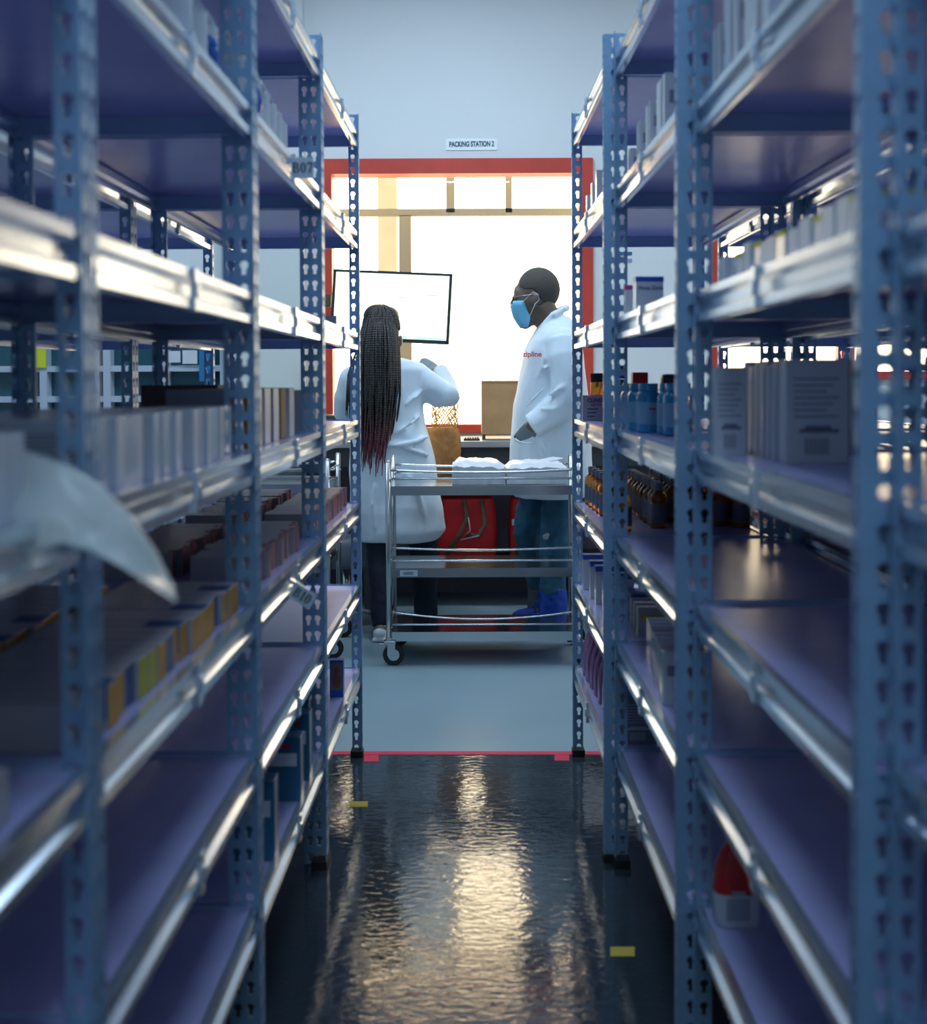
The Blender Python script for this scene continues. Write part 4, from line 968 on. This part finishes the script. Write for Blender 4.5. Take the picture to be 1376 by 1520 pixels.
# ---- man
def man():
    Y0 = 5.92
    root = empty('person', (at(815, 565, Y0).x, Y0, 0), 'person in white coat, jeans and blue mask, in profile by window', 'person')
    inv = -Vector(root.location)
    def fin(o):
        o.location = inv; return o
    q = lambda px, py, dy=0: at(px, py, Y0+dy)
    k = up(Y0)
    b = nb()
    ry = Matrix.Rotation(R(-12), 3, 'Y')
    ell(b, q(798, 431), (31.5*k, .082, 33*k)); ell(b, q(788, 448), (25*k, .070, 34*k), ry)
    ell(b, q(785, 467), (16*k, .052, 20*k), Matrix.Rotation(R(25), 3, 'Y')); ell(b, q(780, 480), (9*k, .030, 9*k))
    ell(b, q(767, 436), (5*k, .045, 12*k)); ell(b, q(764, 441), (3.2*k, .05, 3*k))         # brow
    ell(b, q(763, 452), (6*k, .014, 8*k), Matrix.Rotation(R(-18), 3, 'Y')); ell(b, q(766, 468), (4.5*k, .026, 4*k)); ell(b, q(768, 473), (4.5*k, .024, 3*k))
    for s_ in (-1, 1): ell(b, q(793, 446, s_*.084), (6.5*k, .012, 10*k), Matrix.Rotation(R(-10), 3, 'Y')); ell(b, q(796, 443, s_*.088), (4*k, .008, 6*k))
    tube(b, [q(802, 455), q(814, 478), q(824, 500)], [22*k, 20*k, 24*k], seg=18)
    body_rings(b, [(490, 800, 850, .12, 0), (510, 792, 858, .19, 0), (560, 785, 862, .18, 0), (620, 788, 862, .16, 0), (680, 782, 866, .16, 0), (708, 785, 864, .15, 0)], Y0)
    for (hp, kn, an, dy) in (((804, 700), (783, 792), (803, 872), .09), ((838, 700), (826, 800), (822, 895), -.08)):
        tube(b, [q(*hp, dy), q(*kn, dy), q(*an, dy)], [.065, .042, .030], seg=14)
        f = q(*an, dy); tube(b, [f, Vector((f.x, f.y, .06)), Vector((f.x-.12, f.y+.05, .035))], [.036, .036, .03], seg=12, rounded=True)
    sh, elb, wr = q(834, 516, -.13), q(840, 588, -.235), q(790, 630, -.212)
    tube(b, [sh, elb, wr], [.055, .042, .029], seg=14, rounded=True)
    hand(b, wr, Vector((-.42, .62, -.66)), Vector((.5, .6, .3)), 1.0, .15, 1)
    tube(b, [q(834, 516, .13), q(842, 588, .24), q(800, 636, .22)], [.055, .042, .029], seg=14, rounded=True)
    hand(b, q(800, 636, .22), Vector((-.6, 0, -.75)), Vector((.1, -1, 0)), 1.0, .3, -1)
    fin(remesh(b, 'body', .006, M_skin, 3, root))
    # hair
    b = nb(); ell(b, q(799.5, 428.5), (31*k, .086, 33*k)); 
    for v in b.verts:
        pass
    hb = nb(); ell(hb, q(799.3, 430), (32*k, .0845, 33.2*k), u=110, v=80)
    cut = [v for v in hb.verts if (v.co.z < at(0, 434, Y0).z-max(0, (v.co.x-q(790, 440).x))*1.3-max(0, q(776, 440).x-v.co.x)*-.6 and v.co.x < at(812, 441, Y0).x) or v.co.z < at(0, 458, Y0).z or (v.co.x < at(770, 441, Y0).x)]
    bmesh.ops.delete(hb, geom=cut, context='VERTS'); b.free()
    h_ = fin(obj('cropped_hair', hb, mat('cropped_black_hair', (.075, .065, .055), .8, 0, .8, 200), root, smooth=True))
    md = h_.modifiers.new('s', 'SOLIDIFY'); md.thickness = .004; md.offset = -1
    # mask
    b = nb(); rings = []
    for i, (py, l, r_) in enumerate(((447.5, 763, 776), (455, 760, 779), (463, 761, 782), (471, 764, 786), (479, 768, 785), (487, 775, 783))):
        ring = []
        for j in range(15):
            a = -math.pi/2*1.02+math.pi*1.02*j/14; A = q(l, py); B = q(r_, py)
            pleat = .0025*(i % 2)
            ring.append(Vector((B.x-(B.x-A.x+.004+pleat)*math.cos(a)**.8 if math.cos(a) > 0 else B.x, Y0+.066*math.sin(a), A.z)))
        rings.append(ring)
    vr = [[b.verts.new(p) for p in r_] for r_ in rings]
    for a_, c_ in zip(vr, vr[1:]):
        for j in range(14): b.faces.new((a_[j], a_[j+1], c_[j+1], c_[j]))
    mk = fin(obj('face_mask', b, M_mask, root, smooth=True)); md = mk.modifiers.new('s', 'SOLIDIFY'); md.thickness = .003; md.offset = 1
    b = nb()
    for s_ in (-1, 1):
        tube(b, [q(775, 449, s_*.068), q(784, 440, s_*.084), q(791, 433, s_*.094), q(799, 437, s_*.098), q(800, 446, s_*.096), q(793, 452, s_*.096)], .0016, seg=6); tube(b, [q(784, 474, s_*.060), q(789, 463, s_*.082), q(795, 450, s_*.094)], .0016, seg=6)
    obj('ear_loops', b, M_shoe, mk)
    # glasses
    g = bpy.data.objects.new('glasses', None); COL.objects.link(g); g.parent = root; fin(g)
    for s_ in (-1, 1):
        b = nb(); c = q(761, 446, s_*.034); tube(b, [c+Vector((.003*math.cos(t), .025*math.cos(t), .019*math.sin(t))) for t in [2*math.pi*i/20 for i in range(21)]], .0018, seg=6); obj('rim', b, M_cap, g, smooth=True)
        b = nb(); tube(b, [q(762, 442, s_*.060), q(768, 440, s_*.078), q(790, 437, s_*.092), q(799, 442, s_*.092)], .0018, seg=6); obj('temple', b, M_chromed, g, smooth=True)
    # jeans
    b = nb()
    body_rings(b, [(690, 776, 872, .175, 0), (712, 776, 872, .175, 0), (735, 774, 868, .17, 0)], Y0)
    tube(b, [q(802, 710, .08), q(788, 760, .09), q(782, 792, .09), q(790, 830, .09), q(803, 872, .09)], [.095, .078, .070, .062, .058], seg=18)
    tube(b, [q(836, 710, -.07), q(828, 765, -.08), q(824, 800, -.08), q(821, 845, -.08), q(820, 884, -.08)], [.100, .086, .076, .068, .062], seg=18)
    j_ = fin(remesh(b, 'jeans', .008, M_jeans, 4, root, (.06, .022)))
    b = nb(); c = q(810, 797, -.152); ell(b, c, (.016, .006, .014)); ell(b, c+Vector((.008, 0, .01)), (.012, .006, .008)); fin(obj('torn_patch', b, mat('frayed_denim', (.35, .42, .45), .9, 0, .6, 80), root, smooth=True))
    # shoe covers
    for x_, dy in ((812, .10), (821, -.08)):
        f = q(x_, 900, dy); b = nb()
        tube(b, [Vector((f.x, f.y, .235)), Vector((f.x+.005, f.y, .17)), Vector((f.x+.002, f.y, .08)), Vector((f.x-.005, f.y, .058))], [.062, .070, .068, .05], seg=20)
        tube(b, [Vector((f.x+.03, f.y-.01, .05)), Vector((f.x-.05, f.y+.02, .055)), Vector((f.x-.14, f.y+.05, .042))], [.048, .052, .038], seg=16, rounded=True)
        o = fin(remesh(b, 'shoe_cover', .007, M_cover, 3, root, (.03, .012)))
        for v in o.data.vertices: v.co.z = max(v.co.z, .001)
    # coat
    b = nb()
    body_rings(b, [(470, 812, 846, .075, 0), (482, 801, 853, .13, 0), (494, 793, 857, .19, 0), (506, 785, 861, .225, 0), (522, 778, 865, .235, 0), (546, 774, 868, .235, 0), (570, 769, 870, .23, 0), (600, 763, 873, .225, 0), (630, 760, 876, .225, 0), (660, 757, 878, .225, 0), (695, 757, 880, .225, 0), (728, 758, 882, .225, 0), (737, 765, 874, .21, 0)], Y0)
    tube(b, [q(832, 505, -.19), q(836, 530, -.225), q(842, 562, -.245), q(842, 588, -.25), q(829, 604, -.25), q(806, 620, -.245), q(788, 632, -.24)], [.074, .080, .078, .076, .070, .062, .058], seg=22, rounded=False)
    ell(b, q(832, 508, -.17), (.085, .085, .07))
    tube(b, [q(799, 497, -.045), q(808, 482, -.080), q(821, 467, -.092), q(836, 459, -.05), q(841, 457, 0), q(836, 459, .05), q(821, 467, .092), q(808, 482, .080), q(799, 497, .045)], [.008, .016, .020, .020, .020, .020, .020, .016, .008], seg=12)
    for (a1, a2, a3) in (((798, 560, -.21), (805, 548, -.215), (812, 545, -.26)), ((776, 612, -.20), (792, 592, -.24), (812, 572, -.26)), ((812, 588, -.30), (835, 575, -.32), (855, 560, -.31)), ((800, 606, -.30), (822, 608, -.315), (846, 590, -.31)), ((800, 650, -.225), (810, 670, -.235), (812, 700, -.23)), ((806, 520, -.225), (808, 535, -.23), (803, 552, -.22))):
        tube(b, [q(*a1), q(*a2), q(*a3)], [.004, .011, .004], seg=8, rounded=True)
    tube(b, [q(836, 505, .19), q(842, 592, .24), q(800, 632, .23)], [.080, .076, .055], seg=20, rounded=True)
    coat = fin(remesh(b, 'lab_coat', .009, M_coat, 4, root, (.16, .016))); coat['label'] = 'white lab coat with red chest embroidery'
    # embroidery
    t = text('zipline', .036, mat('red_thread', (.75, .08, .04), .6), root, (0, 0, 0), bold=.0008)
    p = q(790, 526, -.268); t.location = p+inv; t.rotation_euler = (R(88), 0, R(-14))
    # glove
    b = nb(); hand(b, wr, Vector((-.42, .62, -.66)), Vector((.5, .6, .3)), 1.10, .15, 1); tube(b, [wr+(elb-wr)*.38, wr], [.038, .034], seg=14)
    fin(remesh(b, 'glove', .004, M_glove, 2, root))
    # pocket edge
    b = nb(); tube(b, [q(765, 652, -.150), q(772, 656, -.180), q(782, 658, -.198), q(793, 656, -.215)], .004, seg=6, rounded=True); fin(obj('pocket_hem', b, M_coat, root, smooth=True))
man()

# ------------------------------------------------------------------ lights
w = bpy.data.worlds.new('daylight'); scn.world = w; w.use_nodes = True
bg = w.node_tree.nodes['Background']; bg.inputs[0].default_value = (1.0, .80, .54, 1); bg.inputs[1].default_value = 9
def portal(wd):
    a, c, z0, z1 = wd
    l = bpy.data.lights.new('daylight_portal', 'AREA'); l.shape = 'RECTANGLE'; l.size = c-a; l.size_y = z1-z0; l.cycles.is_portal = True
    o = bpy.data.objects.new('daylight_portal', l); COL.objects.link(o); o.location = ((a+c)/2, YF+.24, (z0+z1)/2); o.rotation_euler = (R(-90), 0, 0)
portal(w1); portal(w2)
CL = [(-.1, 5.4, 44, 1.3, .5), (-2.4, 5.2, 26, 1.2, .5), (2.4, 5.2, 26, 1.2, .5), (0, 2.2, 13, 1.2, .3), (0, -.6, 32, 1.2, .5), (-2.3, 2.0, 18, 1.2, .3), (2.3, 2.0, 18, 1.2, .3)]
nmz = ['above the packing bench', 'above the left end of packing area', 'above the right end of packing area', 'above the aisle', 'above the near aisle', 'above the left rear aisle', 'above the right rear aisle']
for (x, y, p, sx_, sy), nm in zip(CL, nmz):
    e = empty('ceiling_light', (x, y, ZC), 'white ceiling light panel '+nm, 'ceiling light', 'ceiling light panels')
    b = nb(); box(b, (-sx_/2, -sy/2, -.06), (sx_/2, sy/2, 0), 0, .005); obj('housing', b, M_offwhite, e)
    b = nb(); box(b, (-sx_/2+.02, -sy/2+.02, -.066), (sx_/2-.02, sy/2-.02, -.0605)); obj('diffuser', b, mat('lit_diffuser', (.8, .9, 1), .5, emit=(.6, .8, 1), estr=2.5), e)
    l = bpy.data.lights.new('ceiling_lamp', 'AREA'); l.shape = 'RECTANGLE'; l.size = sx_; l.size_y = sy; l.energy = p; l.color = (.52, .76, 1.0) if y < 4 else (.66, .84, 1.0)
    o = bpy.data.objects.new('ceiling_lamp', l); COL.objects.link(o); o.location = (x, y, ZC-.08)
scn.view_settings.view_transform = 'Standard'; scn.view_settings.look = 'None'; scn.view_settings.exposure = 0.12; scn.view_settings.gamma = 1
